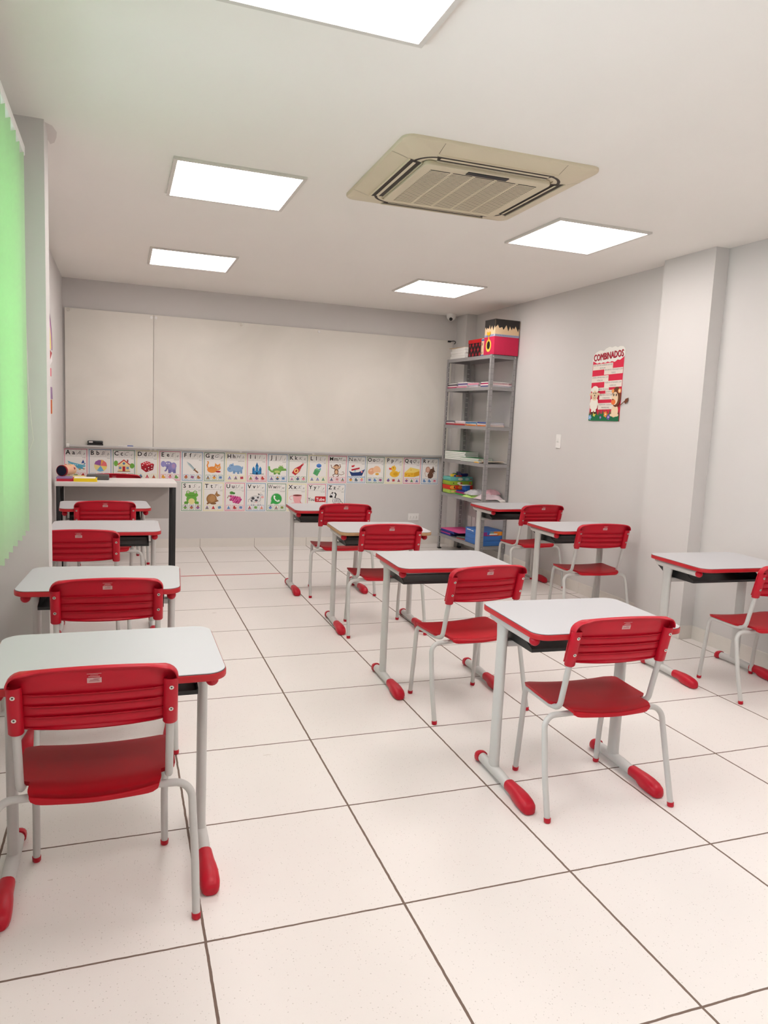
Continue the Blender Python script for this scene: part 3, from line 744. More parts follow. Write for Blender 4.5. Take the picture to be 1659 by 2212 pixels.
# plaid box
def plaid_box():
    t = empty('gift_box', 'black and red argyle box with a red lid on top of the shelf', 'box', S(.145, .405, zt), SR)
    w, d, h = .20, .26, .172
    A = Art((-w/2, d/2, 0), (0, -1, 0), (0, 0, 1), (-1, 0, 0), 1, .0001)
    K = ink((40, 26, 32)); A.box((-w/2+.001, -d/2, 0), (w/2, d/2, h-.03), K)
    def face(A, W):
        for i in range(4):
            for j in range(3):
                cx = W*(i+.5)/4+(W/8 if j % 2 else 0); cy = .024+j*.047
                if cx > W-.02: continue
                A.poly([(cx-.022, cy), (cx, cy-.023), (cx+.022, cy), (cx, cy+.023)], (168, 28, 48) if (i+j) % 2 else (120, 26, 50))
                A.poly([(cx-.009, cy), (cx, cy-.010), (cx+.009, cy), (cx, cy+.010)], (196, 40, 56))
        for i in range(5):
            A.line([(max(0, W*i/4-.03), .002), (min(W, W*i/4+.03), .14)], .0012, (176, 120, 90))
            A.line([(min(W, W*i/4+.03), .002), (max(0, W*i/4-.03), .14)], .0012, (176, 120, 90))
    face(A, d); A.o = Vector((-w/2, -d/2, 0)); A.U = Vector((1, 0, 0)); A.N = Vector((0, -1, 0)); A.z = 0; face(A, w)
    A.build('box_body', t, None)
    m = MB(); m.bbox((-w/2-.003, -d/2-.003, h-.036), (w/2+.003, d/2+.003, h), ink((206, 34, 40)), .002); m.build('lid', t)
plaid_box()
# narrow box with a plain tan side and blue edges
t = empty('carton', 'narrow tan carton with blue edges between the argyle box and the tall red box', 'box', S(.122, .217, zt), SR)
m = MB(); m.bbox((-.09, -.042, 0), (.09, .042, .165), ink((236, 200, 166)), .001); m.build('box_body', t)
m = MB()
for z0, z1 in ((0, .012), (.142, .158)): m.bbox((-.0915, -.043, z0), (.0915, .043, z1), ink((70, 104, 170)), .0008)
m.build('blue_band', t)
m = MB(); m.box((-.0925, .020, .10), (-.0905, .026, .125), ink((60, 40, 36))); m.box((-.0925, .018, .018), (-.0905, .024, .04), ink((60, 40, 36))); m.sphere((-.091, -.02, .07), .008, ink((206, 40, 50)), 8, (.3, 1, 1)); m.build('printed_mark', t)
# tall red box with jagged black top
def tall_box():
    w, d, h = .262, .185, .322
    t = empty('craft_box', 'tall handmade box, crimson below with a jagged black top, on the shelf', 'box', S(.140, .075, zt), SR)
    SKIN, CR, BK = ink((244, 212, 170)), mat('crimson_felt', (208, 36, 80), .8, noise=.06), mat('black_card', (48, 44, 42), .7)
    m = MB(); m.bbox((-w/2, -d/2, 0), (w/2, d/2, h), SKIN, .001); m.build('box_body', t)
    m = MB(); m.bbox((-w/2-.0012, -d/2-.0012, 0), (w/2+.0012, d/2+.0012, .168), CR, .0008); m.build('felt_wrap', t)
    def ribbon(A, W):
        A.poly([(0, .166), (W, .166), (W, .186), (0, .186)], (214, 216, 232))
        n = int(W/.009)
        for i in range(n): A.poly([(i*.009+.001, .168), (i*.009+.005, .168), (i*.009+.009, .184), (i*.009+.005, .184)], (92, 104, 160))
    def hair(A, W, seedv, first):
        rr = random.Random(seedv); pts = [(0, h+.001), (0, .245)]; x = 0
        while x < W-.012:
            x2 = min(W, x + rr.uniform(.022, .055)); pts.append((x+(x2-x)*rr.uniform(.3, .7), .262+rr.uniform(-.01, .014))); pts.append((x2, .228+rr.uniform(-.014, .016))); x = x2
        pts += [(W, .24), (W, h+.001)]
        A.poly(pts[::-1], BK)
    A = Art((-w/2-.0012, d/2, 0), (0, -1, 0), (0, 0, 1), (-1, 0, 0), 1, .0004); ribbon(A, d)
    A.o = Vector((-w/2, -d/2-.0012, 0)); A.U = Vector((1, 0, 0)); A.N = Vector((0, -1, 0)); A.z = 0; ribbon(A, w); A.build('checked_ribbon', t, None)
    A = Art((-w/2-.0004, d/2, 0), (0, -1, 0), (0, 0, 1), (-1, 0, 0), 1, .0006); hair(A, d, 3, 0)
    A.o = Vector((-w/2, -d/2-.0004, 0)); A.U = Vector((1, 0, 0)); A.N = Vector((0, -1, 0)); A.z = 0; hair(A, w, 5, 1)
    A.box((-w/2-.0012, -d/2-.0012, h-.004), (w/2+.0012, d/2+.0012, h+.001), BK); A.build('jagged_black_top', t, None)
    A = Art((-w/2-.0014, d/2, 0), (0, -1, 0), (0, 0, 1), (-1, 0, 0), 1, .0012)
    A.ell(.085, .085, .048, .058, (244, 206, 84)); A.ell(.085, .088, .028, .038, (34, 28, 24))
    A.poly([(.068, .20), (.10, .20), (.092, .16), (.096, .125), (.074, .125), (.078, .16)], (240, 186, 36)); A.ell(.068, .195, .013, .020, (240, 186, 36), 20); A.ell(.102, .195, .013, .020, (240, 186, 36), -20)
    A.build('yellow_ring_handle', t, None)
tall_box()
# --- notebook stacks
def stack(x, y, z, n, cols, size, place, grp, jit=.12, cat='notebook', seedv=1):
    rr = random.Random(seedv)
    for k in range(n):
        w, d, h = size; hh = h*rr.uniform(.8, 1.2)
        o = slab(cat, '', cat, (0, 0, 0), (w*rr.uniform(.96, 1), d*rr.uniform(.96, 1), hh), 0, (ink(cols[k % len(cols)]), PAPER), grp)
        on_shelf(o, x+rr.uniform(-.004, .004), y+rr.uniform(-.006, .006), z, PI*(k % 2)+rr.uniform(-jit, jit)*.4)
        pos = {0: 'at the bottom of', n-1: 'on top of'}.get(k, {1: 'second from the bottom of', 2: 'third from the bottom of', 3: 'fourth from the bottom of'}.get(k, 'in the middle of'))
        o['label'] = '%s notebook %s the %s' % (cname(cols[k % len(cols)]), pos, place); z += hh+.0004
    return z
_cn = {(196, 60, 110): 'magenta', (110, 110, 118): 'grey', (226, 150, 170): 'pink', (60, 84, 150): 'blue', (180, 60, 80): 'dark red', (230, 220, 226): 'pale', (70, 120, 160): 'teal blue', (220, 130, 60): 'orange', (50, 50, 60): 'black', (150, 190, 206): 'light blue', (40, 120, 70): 'green', (190, 60, 60): 'red', (140, 120, 180): 'lilac'}
def cname(c): return _cn[c]
MG, GY, PK, BL, DR, PA, TB, OR, BK_, LB, GN, RD, LI = list(_cn)[:13]
z2 = ZS[1]+.0005
stack(.115, .780, z2, 4, [MG, PK, GY, BK_], (.20, .20, .012), 'far stack, second board', 'notebooks on the second shelf board', seedv=1)
stack(.115, .565, z2, 4, [PK, BL, LI, PA], (.20, .20, .013), 'second farthest stack, second board', 'notebooks on the second shelf board', seedv=2)
stack(.115, .345, z2, 3, [PA, BL, PK], (.20, .20, .013), 'third farthest stack, second board', 'notebooks on the second shelf board', seedv=3)
stack(.145, .120, z2, 4, [BL, PK, MG, BK_], (.25, .19, .012), 'nearest stack, second board', 'notebooks on the second shelf board', seedv=4)
z3 = ZS[2]+.0005
stack(.110, .780, z3, 3, [DR, PK, GY], (.19, .19, .015), 'far stack, third board', 'notebooks on the third shelf board', seedv=5)
stack(.110, .575, z3, 3, [RD, DR, PA], (.19, .20, .013), 'second farthest stack, third board', 'notebooks on the third shelf board', seedv=6)
stack(.115, .345, z3, 3, [OR, LB, TB], (.20, .21, .013), 'third farthest stack, third board', 'notebooks on the third shelf board', seedv=7)
stack(.110, .130, z3, 3, [OR, LI, BL], (.20, .18, .013), 'nearest stack, third board', 'notebooks on the third shelf board', seedv=8)
# fourth board: thick white-edged books with green covers, loose sheets
z4 = ZS[3]+.0005; z = z4
GRN = mat('green_cover', (44, 128, 74), .5)
def pagebook(x, y, z, w, d, h, rz, label, g):
    t = empty('textbook', label, 'book', S(x, y, z), SR+rz, g)
    m = MB(); m.box((-w/2, -d/2, 0), (w/2, d/2, .0012), GRN); m.box((-w/2, -d/2, h-.0012), (w/2, d/2, h), GRN); m.box((w/2-.0012, -d/2, 0), (w/2, d/2, h), GRN); m.build('cover', t)
    m = MB(); m.box((-w/2+.0006, -d/2+.0006, .0012), (w/2-.0014, d/2-.0006, h-.0012), PAPER); m.build('pages', t)
for k in range(5):
    pagebook(.13, .700+.004*(k % 2), z, .21, .28, .0165, .35+.02*(-1)**k, 'thick green-covered white-paged textbook, %s the far pile on the fourth board' % ['lowest in', 'second lowest in', 'in the middle of', 'second from the top of', 'on top of'][k], 'green textbooks on the fourth board'); z += .0169
z = z4
for k in range(3):
    pagebook(.13, .385+.003*k, z, .20, .26, .0115, .25+.02*(-1)**k, 'green-covered textbook, %s the lower middle pile on the fourth board' % ['lowest in', 'in the middle of', 'on top of'][k], 'green textbooks on the fourth board'); z += .0119
o = slab('notebook', 'thin yellow notebook beside the green textbooks on the fourth board', 'notebook', (0, 0, 0), (.10, .08, .007), 0, (ink((236, 180, 50)), PAPER)); on_shelf(o, .06, .19, z4, .1)
def sheet(x, y, z, w, d, rz, label, amp, c, cat='paper', name='paper_sheet'):
    m = MB(); n = 10; g = []
    for j in range(n+1):
        for i in range(n+1):
            a, b = i/n-.5, j/n-.5; g.append((a*w, b*d, .001+amp*(abs(a)*1.6)**2+amp*.35*math.sin(b*7+a*5)+amp*.35))
    fs = [(j*(n+1)+i, j*(n+1)+i+1, (j+1)*(n+1)+i+1, (j+1)*(n+1)+i) for j in range(n) for i in range(n)]
    k = len(g); m.add(g+[(a, b, c_+.0008) for a, b, c_ in g], [q[::-1] for q in fs]+[tuple(k+i for i in q) for q in fs], c, True)
    o = m.build(name, None, None); on_shelf(o, x, y, z, rz); tag(o, label, cat); return o
sheet(.145, .115, z4, .25, .19, .1, 'curled white sheet on the near end of the fourth board', .008, PAPER)
sheet(.15, .12, z4+.013, .20, .13, -.1, 'curled cream and pink sheet on the near end of the fourth board', .004, ink((238, 214, 190)))
# fifth board: puzzle boxes
z5 = ZS[4]+.0005
def game_box(x, y, z, w, d, h, top, front, label, marks):
    t = empty('game_box', label, 'box', S(x, y, z), SR)
    m = MB(); m.bbox((-w/2, -d/2, 0), (w/2, d/2, h*.55), ink(front), .001); m.build('box_base', t)
    m = MB(); m.bbox((-w/2-.002, -d/2-.002, h*.14), (w/2+.002, d/2+.002, h), ink(top), .0012); l = m.build('lid', t)
    A = Art((-w/2, -d/2-.002, 0), (1, 0, 0), (0, 0, 1), (0, -1, 0), 1, .0002)
    for kx, ky, rx, ry, c in marks: A.ell(kx*w, ky*h, rx, ry, c)
    A.build('printed_picture', l, None)
z = z5
game_box(.093, .765, z, .17, .15, .040, (176, 206, 92), (120, 176, 70), 'lime green game box at the bottom of the stack on the fifth board', [(.2, .5, .02, .01, (236, 200, 120)), (.5, .55, .03, .009, (230, 110, 120)), (.8, .5, .01, .012, (250, 240, 220))]); z += .0405
game_box(.139, .765, z, .27, .16, .045, (206, 52, 34), (214, 90, 40), 'red and orange game box above the lime one on the fifth board', [(.12, .55, .034, .018, (240, 160, 60)), (.2, .55, .008, .012, (60, 40, 40)), (.45, .5, .024, .018, (236, 130, 50)), (.7, .5, .02, .014, (80, 110, 190))]); z += .0455
game_box(.136, .765, z, .26, .16, .043, (158, 184, 60), (120, 160, 60), 'yellow-green game box third in the stack on the fifth board', [(.15, .5, .008, .005, (40, 40, 40)), (.4, .5, .022, .012, (240, 230, 210)), (.5, .5, .012, .008, (210, 70, 80)), (.9, .55, .01, .01, (220, 80, 80))]); z += .0435
game_box(.136, .765, z, .26, .16, .043, (104, 180, 172), (90, 160, 150), 'teal game box on top of the stack on the fifth board', [(.45, .5, .028, .014, (220, 220, 190)), (.75, .5, .022, .014, (170, 200, 196)), (.93, .5, .008, .008, (190, 80, 80))]); z += .0435
rr = random.Random(11)
for k, (x, y, w, d, h, c, n) in enumerate([(.06, .735, .05, .03, .028, (236, 200, 70), 'yellow'), (.095, .76, .04, .035, .035, (60, 130, 90), 'green'), (.10, .725, .035, .025, .016, (226, 110, 40), 'orange'), (.14, .76, .04, .04, .05, (90, 84, 120), 'slate purple'), (.135, .725, .05, .02, .014, (196, 50, 50), 'red'), (.075, .722, .02, .02, .02, (60, 90, 180), 'blue')]):
    m = MB(); m.rprism(rrect(w, d, .006, 3), 0, h, ink(c), .004); o = m.build('toy_block'); on_shelf(o, x, y, z, rr.uniform(-.4, .4)); tag(o, '%s toy block lying on the teal game box' % n, 'toy')
t = empty('pencil_case', 'navy pencil case lying on the teal game box', 'case', S(.205, .76, z+.018), SR)
m = MB(); m.tube([(-.045, 0, 0), (-.042, 0, 0), (-.02, 0, 0), (.03, 0, 0), (.042, 0, 0), (.045, 0, 0)], [.004, .015, .018, .018, .015, .004], ink((44, 50, 110)), 14); m.build('case_body', t)
m = MB(); m.tube([(-.03, -.008, .0165), (.03, -.008, .0165)], .0015, PAPER, 6); m.build('zip', t)
# blue blocks stack in front
o = slab('folder', 'navy folder lying flat in front of the game boxes', 'folder', (0, 0, 0), (.15, .16, .012), 0, (ink((44, 56, 140)), PAPER)); on_shelf(o, .135, .56, z5+.033, .1)
o = slab('book', 'green book with a white label under the navy folder', 'book', (0, 0, 0), (.17, .17, .014), 0, (ink((70, 160, 80)), PAPER)); on_shelf(o, .135, .56, z5, .0)
o = slab('folder', 'magenta folder between the green book and the navy folder', 'folder', (0, 0, 0), (.16, .165, .0175), 0, (ink((176, 50, 110)), PAPER)); on_shelf(o, .138, .56, z5+.0145, .04)
t = empty('cube_block', 'blue building cube ruled in squares on the navy folder', 'toy', S(.125, .56, z5+.0455), SR+.1)
m = MB(); m.bbox((-.03, -.03, 0), (.03, .03, .052), ink((50, 110, 190)), .002); m.build('cube_body', t)
m = MB()
for k in (.0175, .035): m.box((-.0305, -.0305, k-.0006), (.0305, .0305, k+.0006), ink((30, 70, 140)))
for k in (-.01, .01): m.box((k-.0006, -.0305, .001), (k+.0006, .0305, .051), ink((30, 70, 140)))
m.build('groove', t)
m = MB(); m.rprism(rrect(.11, .07, .004, 3), 0, .004, PAPER, .001); o = m.build('paper'); on_shelf(o, .115, .56, z5+.098, .2); tag(o, 'folded white paper balanced on the blue cube', 'paper')
def bag(name, label, x, y, z, w, d, h, rz, c, seedv):
    rr = random.Random(seedv); m = MB(); nx, ny = 20, 16; g = []; h2 = []
    ph = [rr.uniform(0, 6) for _ in range(6)]
    for j in range(ny+1):
        for i in range(nx+1):
            a, b = 2*i/nx-1, 2*j/ny-1; e = max(0, (1-abs(a)**3)*(1-abs(b)**3))**.6
            ww = .12*math.sin(a*7+ph[0])*math.sin(b*5+ph[1])+.10*math.sin(a*13+b*9+ph[2])+.06*math.sin(b*19-a*5+ph[3])
            g.append((a*w/2*(1+.03*math.sin(b*9+ph[4])), b*d/2*(1+.04*math.sin(a*8+ph[5])), .0015+h*e*(.85+ww)))
            h2.append((g[-1][0], g[-1][1], .0))
    W_ = nx+1; fs = [(j*W_+i, j*W_+i+1, (j+1)*W_+i+1, (j+1)*W_+i) for j in range(ny) for i in range(nx)]; k = len(g)
    per = [i for i in range(W_)] + [j*W_+nx for j in range(1, ny+1)] + [ny*W_+i for i in range(nx-1, -1, -1)] + [j*W_ for j in range(ny-1, 0, -1)]
    m.add(g+h2, fs+[tuple(k+q for q in f_[::-1]) for f_ in fs]+[(per[i], k+per[i], k+per[(i+1) % len(per)], per[(i+1) % len(per)]) for i in range(len(per))], c, True)
    o = m.build(name, None, 60); on_shelf(o, x, y, z, rz); tag(o, label, 'bag'); return o
PLB = mat('cloudy_plastic', (206, 206, 210), rough=.25, spec=.6, noise=.06, nscale=25, bump=.4)
PLG = mat('lime_plastic', (196, 236, 130), rough=.3, spec=.5, noise=.06)
PLP = mat('pink_white_plastic', (226, 208, 214), rough=.3, spec=.5, noise=.08, nscale=25)
PLW = mat('white_cloth', (232, 228, 224), rough=.7, noise=.02)
bag('cloth', 'flat white cloth spread over the near end of the fifth board', .137, .165, z5, .20, .25, .007, 0, PLW, 3)
bag('plastic_bag', 'lime green plastic bag lying on the fifth board', .11, .36, z5, .19, .17, .034, .1, PLG, 4)
bag('plastic_bag', 'clear crumpled plastic bag on top of the lime one', .14, .355, z5+.028, .22, .19, .05, -.1, PLB, 5)
bag('plastic_bag', 'pink and grey filled plastic bag at the near end of the fifth board', .135, .11, z5+.0085, .24, .17, .050, 0, PLP, 6)
bag('plastic_bag', 'small pink plastic bag lying behind on the filled bag', .185, .16, z5+.050, .15, .13, .05, .3, mat('pink_plastic', (222, 176, 186), .3, noise=.1, nscale=30), 8)
# sheet hanging over the board edge
m = MB(); n = 8; g = []
for j, (y_, z_) in enumerate([(.03, .0012), (.012, .0012), (-.0045, .0006), (-.0055, -.010), (-.0065, -.024)]):
    for i in range(n+1): g.append((.10*(i/n-.5)*(1-.1*j)+.01*j, y_-(.002 if j > 2 else 0)*math.sin(i*1.3), z_+(.002*math.sin(i*1.7) if j == 4 else 0)))
fs = [(j*(n+1)+i, j*(n+1)+i+1, (j+1)*(n+1)+i+1, (j+1)*(n+1)+i) for j in range(4) for i in range(n)]
m.add(g, fs, PLW, True); o = m.build('paper_sheet', None, None); on_shelf(o, .185, 0, z5+.0095, 0); o.location.y += .0; tag(o, 'white sheet hanging over the near edge of the fifth board', 'paper')
sm = o.modifiers.new('solid', 'SOLIDIFY'); sm.thickness = .001; sm.offset = 1
# sixth board
z6 = ZS[5]+.0005
z = z6
for k, (c, n_) in enumerate([((44, 60, 150), 'blue folder at the bottom of the pile on the lowest board'), ((176, 60, 130), 'magenta folder second in the pile on the lowest board'), ((40, 56, 130), 'dark blue folder third in the pile on the lowest board'), ((50, 70, 160), 'blue folder fourth in the pile on the lowest board'), ((226, 90, 150), 'wide pink folder on top of the pile on the lowest board')]):
    w, d, h = (.255, .29, .0135) if k < 4 else (.265, .40, .004)
    if k in (0, 1): d = .22
    o = slab('folder', n_, 'folder', (0, 0, 0), (w, d, h), 0, (ink(c), ink((60, 70, 120)) if k < 4 else ink((226, 90, 150))), 'folders on the lowest board')
    on_shelf(o, .138, .735 if k in (0, 1) else (.70 if k < 4 else .645), z, .02*(-1)**k); z += h+.0004
for k, (c, n_) in enumerate([((200, 70, 70), 'thin red binder lying between the folder pile and the blue boxes'), ((70, 72, 80), 'dark grey binder lying on the thin red binder'), ((110, 130, 118), 'grey green booklet lying on the dark grey binder')]):
    o = slab('binder', n_, 'binder', (0, 0, 0), (.2, .16, .007), 0, (ink(c), PAPER)); on_shelf(o, .13, .445, z6+k*.0075, .25)
BLUEB = mat('blue_polypropylene', (54, 112, 190), rough=.45, noise=.03)
for k in range(3):
    t = empty('document_box', ['plain blue document box at the bottom of the stack on the lowest board', 'plain blue document box in the middle of the stack on the lowest board', 'blue document box with an orange patterned front on top of the stack'][k], 'box', S(.140, .165, z6+k*.0490), SR, 'blue document boxes')
    m = MB(); m.bbox((-.128, -.155, 0), (.128, .155, .048), BLUEB, .002); m.build('box_body', t)
    if k == 2:
        A = Art((-.128, -.1552, 0), (1, 0, 0), (0, 0, 1), (0, -1, 0), 1, .0002)
        A.rect(.04, .02, .05, .036, (150, 60, 140)); A.rect(.16, .024, .12, .040, (226, 130, 50)); A.rect(.115, .033, .05, .018, (120, 160, 150)); A.rect(.21, .024, .06, .04, (236, 150, 50)); A.rect(.09, .02, .02, .03, (60, 90, 190)); A.rect(.135, .018, .09, .013, (240, 238, 234)); A.rect(.12, .005, .15, .006, (190, 50, 60))
        A.build('patterned_front', t, None)
        A = Art((-.1282, .155, 0), (0, -1, 0), (0, 0, 1), (-1, 0, 0), 1, .0002); A.rect(.07, .032, .08, .009, (240, 240, 240)); A.rect(.14, .028, .04, .009, (240, 240, 240)); A.build('white_label', t, None)

# ============================================================ SMALL WALL FITTINGS
t = empty('security_camera', 'small white dome security camera on the ceiling above the whiteboard end', 'camera', (3.085, 5.51, H))
m = MB(); n = 24; m.rings([[(r_*math.cos(2*PI*k/n), r_*math.sin(2*PI*k/n), z_) for k in range(n)] for r_, z_ in ((.052, 0), (.052, -.010), (.048, -.034), (.040, -.052), (.026, -.062))], WPLAST, True); m.build('housing', t)
m = MB(); m.sphere((-.012, -.020, -.048), .0300, WPLAST, 18); m.build('eyeball', t)
m = MB(); m.sphere((-.018, -.034, -.056), .0200, BLACKP, 18); m.build('lens', t)
def plate(name, label, loc, w, h, nrm, kind):
    t = empty(name, label, kind, loc, {'y': 0, 'x': PI/2*3}[nrm])      # local: plate in xz, facing -y
    m = MB(); m.X = Matrix.Rotation(PI/2, 4, 'X'); m.rprism(rrect(w, h, .006, 4), 0, .007, WPLAST, .003); m.build('cover_plate', t)
    return t
t = plate('power_outlet', 'white triple power outlet low on the back wall', (2.815, YB, .300), .13, .078, 'y', 'outlet')
m = MB()
for x in (-.035, 0, .035):
    m.bbox((x-.013, -.0085, -.022), (x+.013, -.0068, .022), WPLAST, .0008)
    for z_ in (-.009, 0, .009): m.box((x-.002+(.003 if z_ == 0 else 0), -.0088, z_-.002), (x+.002+(.003 if z_ == 0 else 0), -.0084, z_+.002), DARKSLOT)
m.build('socket', t)
t = plate('light_switch', 'white light switch plate on the right wall between shelf and poster', (XR, 3.695, 1.222), .072, .118, 'x', 'switch')
m = MB(); m.bbox((-.014, -.0105, -.006), (.014, -.0068, .030), WPLAST, .001); m.build('rocker', t)
for y_, lb in ((5.29, 'white blank outlet plate low on the right wall behind the shelf, farther one'), (5.19, 'white blank outlet plate low on the right wall behind the shelf, nearer one')):
    t = plate('outlet_plate', lb, (XR, y_, .30), .075, .118, 'x', 'outlet')
    m = MB(); m.bbox((-.012, -.0085, -.012), (.012, -.0068, .012), WPLAST, .001); m.build('knockout', t)

# ============================================================ ALPHABET POSTERS
K = (30, 28, 30)
BORD = {'p': (226, 110, 150), 'b': (110, 160, 200), 'g': (84, 150, 110), 'y': (234, 226, 160)}
LET = [('A','p','AVIÃO','blue airplane'),('B','b','BOLA','striped beach ball'),('C','g','CASA','small yellow house'),('D','y','DADO','red dice'),('E','p','ELEFANTE','purple elephant'),('F','b','FACA','knife'),('G','g','GATO','orange cat'),('H','y','HIPOPÓTAMO','blue hippo'),('I','p','IGREJA','blue towered building'),('J','b','JACARÉ','green crocodile'),('K','g','KETCHUP','red bottle'),('L','y','LIXO','green bin with a blue lid'),('M','p','MACACO','brown monkey'),('N','b','NAVIO','dark blue ship'),('O','g','OVO','eggs'),('P','y','PATO','yellow duck'),('Q','p','QUEIJO','yellow cheese wedge'),('R','b','RATO','brown mouse'),('S','g','SAPO','green frog'),('T','y','TATU','brown armadillo'),('U','p','UVA','pink grapes'),('V','b','VACA','spotted cow'),('W','g','WHATSAPP','green speech bubble with a phone'),('X','y','XÍCARA','pink cup'),('Y','p','YOUTUBE','black and red word picture'),('Z','b','ZEBRA','zebra')]
def pic(A, L):
    e, p, q, ln, ar = A.ell, A.poly, A.rect, A.line, A.arc
    if L == 'A':
        p([(.16,.86),(.30,.80),(.62,.72),(.90,.66),(.88,.60),(.60,.55),(.35,.60),(.22,.72)], (100,180,205)); p([(.72,.74),(.80,.92),(.86,.78)], (50,80,150)); p([(.45,.62),(.62,.50),(.90,.50),(.62,.66)], (90,165,195)); p([(.78,.70),(.90,.78),(.88,.70)], (60,130,170))
        e(.25,.70,.08,.05,(200,215,205),-40); e(.66,.49,.05,.035,(206,166,110)); e(.83,.50,.04,.03,(206,166,110)); [e(.42+.07*i,.70-.01*i,.014,.02,(235,240,245)) for i in range(3)]
    elif L == 'B':
        e(.52,.66,.27,.27,(240,220,150)); p([(.26,.72),(.52,.66),(.79,.68),(.74,.82),(.6,.91),(.44,.92),(.3,.84)], (150,90,160)); p([(.52,.66),(.79,.64),(.76,.80),(.66,.88)], (236,120,120)); p([(.52,.66),(.55,.93),(.66,.90)], (240,170,80)); p([(.52,.66),(.36,.44),(.5,.39),(.66,.43)], (120,180,220)); p([(.52,.66),(.66,.43),(.77,.54),(.79,.63)], (245,225,130))
    elif L == 'C':
        e(.16,.78,.09,.13,(120,180,80)); e(.85,.68,.10,.12,(110,170,70)); q(.5,.58,.48,.30,(240,220,160)); p([(.20,.72),(.5,.97),(.80,.72)], (200,60,60)); p([(.27,.72),(.5,.91),(.73,.72)], (244,226,170)); e(.5,.78,.055,.055,(90,130,170)); q(.5,.54,.12,.22,(190,50,56)); q(.34,.58,.11,.11,(120,150,190)); q(.66,.58,.11,.11,(120,150,190)); q(.66,.90,.06,.12,(170,60,60)); q(.5,.42,.55,.03,(150,110,80))
    elif L == 'D':
        p([(.22,.80),(.50,.92),(.80,.78),(.76,.52),(.45,.40),(.24,.56)], (170,30,44)); p([(.22,.80),(.50,.92),(.80,.78),(.50,.70)], (210,56,66)); p([(.50,.70),(.80,.78),(.76,.52),(.45,.40)], (150,24,38))
        [e(a,b,.028,.02,(245,235,235)) for a,b in ((.35,.80),(.44,.84),(.52,.87),(.50,.76),(.58,.79),(.66,.82),(.30,.72),(.42,.55),(.56,.62),(.70,.70),(.57,.50),(.70,.58))]
    elif L == 'E':
        C1, C2 = (140,136,190), (120,116,172); e(.58,.60,.19,.17,C1); q(.48,.46,.12,.16,C2); q(.70,.46,.12,.16,C2); e(.42,.78,.17,.15,C1); e(.20,.80,.11,.14,(150,146,200)); e(.66,.72,.13,.16,(150,146,200)); e(.66,.72,.08,.11,(180,150,190)); ln([(.40,.72),(.36,.60),(.32,.50),(.26,.48)], .07, C2); e(.36,.83,.03,.035,(245,245,245)); e(.46,.83,.03,.035,(245,245,245)); e(.37,.83,.012,.016,K); e(.47,.83,.012,.016,K)
    elif L == 'F':
        p([(.24,.94),(.30,.80),(.54,.54),(.62,.60),(.42,.82)], (190,206,208)); p([(.24,.94),(.42,.82),(.62,.60),(.58,.58)], (150,172,178)); ln([(.58,.57),(.76,.42)], .07, (150,100,70)); ln([(.55,.52),(.64,.62)], .03, (110,80,60))
    elif L == 'G':
        C1 = (232,150,70); e(.40,.58,.23,.15,C1); ln([(.22,.62),(.17,.78),(.22,.90),(.19,.98)], .06, C1); e(.64,.68,.16,.14,C1); p([(.52,.78),(.54,.90),(.62,.82)], C1); p([(.68,.82),(.77,.89),(.77,.77)], C1); e(.60,.70,.035,.03,(240,240,220)); e(.72,.70,.035,.03,(240,240,220)); e(.61,.70,.014,.02,K); e(.73,.70,.014,.02,K); e(.66,.63,.04,.025,(245,215,180)); e(.68,.49,.12,.04,(190,50,56)); [ln([(.30+.08*i,.70),(.32+.08*i,.63)], .02, (206,110,50)) for i in range(3)]
    elif L == 'H':
        C1 = (140,176,214); e(.55,.64,.27,.17,C1); e(.24,.62,.15,.14,C1); e(.30,.78,.12,.09,C1); q(.42,.48,.11,.14,(124,160,200)); q(.62,.47,.11,.14,(124,160,200)); q(.76,.50,.09,.16,(124,160,200)); e(.22,.64,.02,.02,(70,90,130)); e(.31,.80,.015,.02,K); e(.36,.88,.03,.03,C1); e(.82,.70,.02,.08,(124,160,200))
    elif L == 'I':
        C1, C2 = (60,140,196), (40,110,170); q(.5,.58,.14,.40,C1); q(.34,.53,.12,.26,C2); q(.66,.53,.12,.26,C2); q(.5,.48,.34,.18,C1); p([(.42,.78),(.5,.98),(.58,.78)], C2); p([(.27,.66),(.34,.78),(.41,.66)], C1); p([(.59,.66),(.66,.78),(.73,.66)], C1); q(.5,.44,.08,.12,(20,60,110)); ln([(.16,.41),(.84,.41)], .015, K); [ln([(x,.40),(x,.45)], .012, K) for x in (.2,.26,.32,.7,.76,.82)]
    elif L == 'J':
        C1 = (124,180,90); ln([(.07,.80),(.10,.64),(.22,.54),(.40,.54)], .09, C1); e(.46,.58,.22,.13,C1); e(.66,.72,.13,.12,C1); p([(.62,.72),(.92,.70),(.94,.60),(.66,.58)], C1); e(.60,.83,.04,.04,(240,240,220)); e(.72,.84,.04,.04,(240,240,220)); e(.61,.83,.015,.02,K); e(.73,.84,.015,.02,K); ln([(.68,.63),(.92,.64)], .012, (60,100,50)); e(.36,.44,.06,.04,(100,156,70)); e(.58,.44,.06,.04,(100,156,70)); e(.48,.54,.14,.06,(196,214,130))
    elif L == 'K':
        C1 = (196,44,54); p([(.60,.86),(.68,.80),(.60,.58),(.38,.38),(.20,.50),(.34,.72)], C1); p([(.60,.86),(.68,.80),(.80,.94),(.74,.98)], (170,36,46)); ln([(.71,.93),(.79,.96)], .05, (230,120,120)); e(.42,.60,.11,.12,(244,210,140),-30); e(.42,.60,.05,.07,(200,60,50),-30); ln([(.56,.56),(.62,.72)], .02, (240,150,150))
    elif L == 'L':
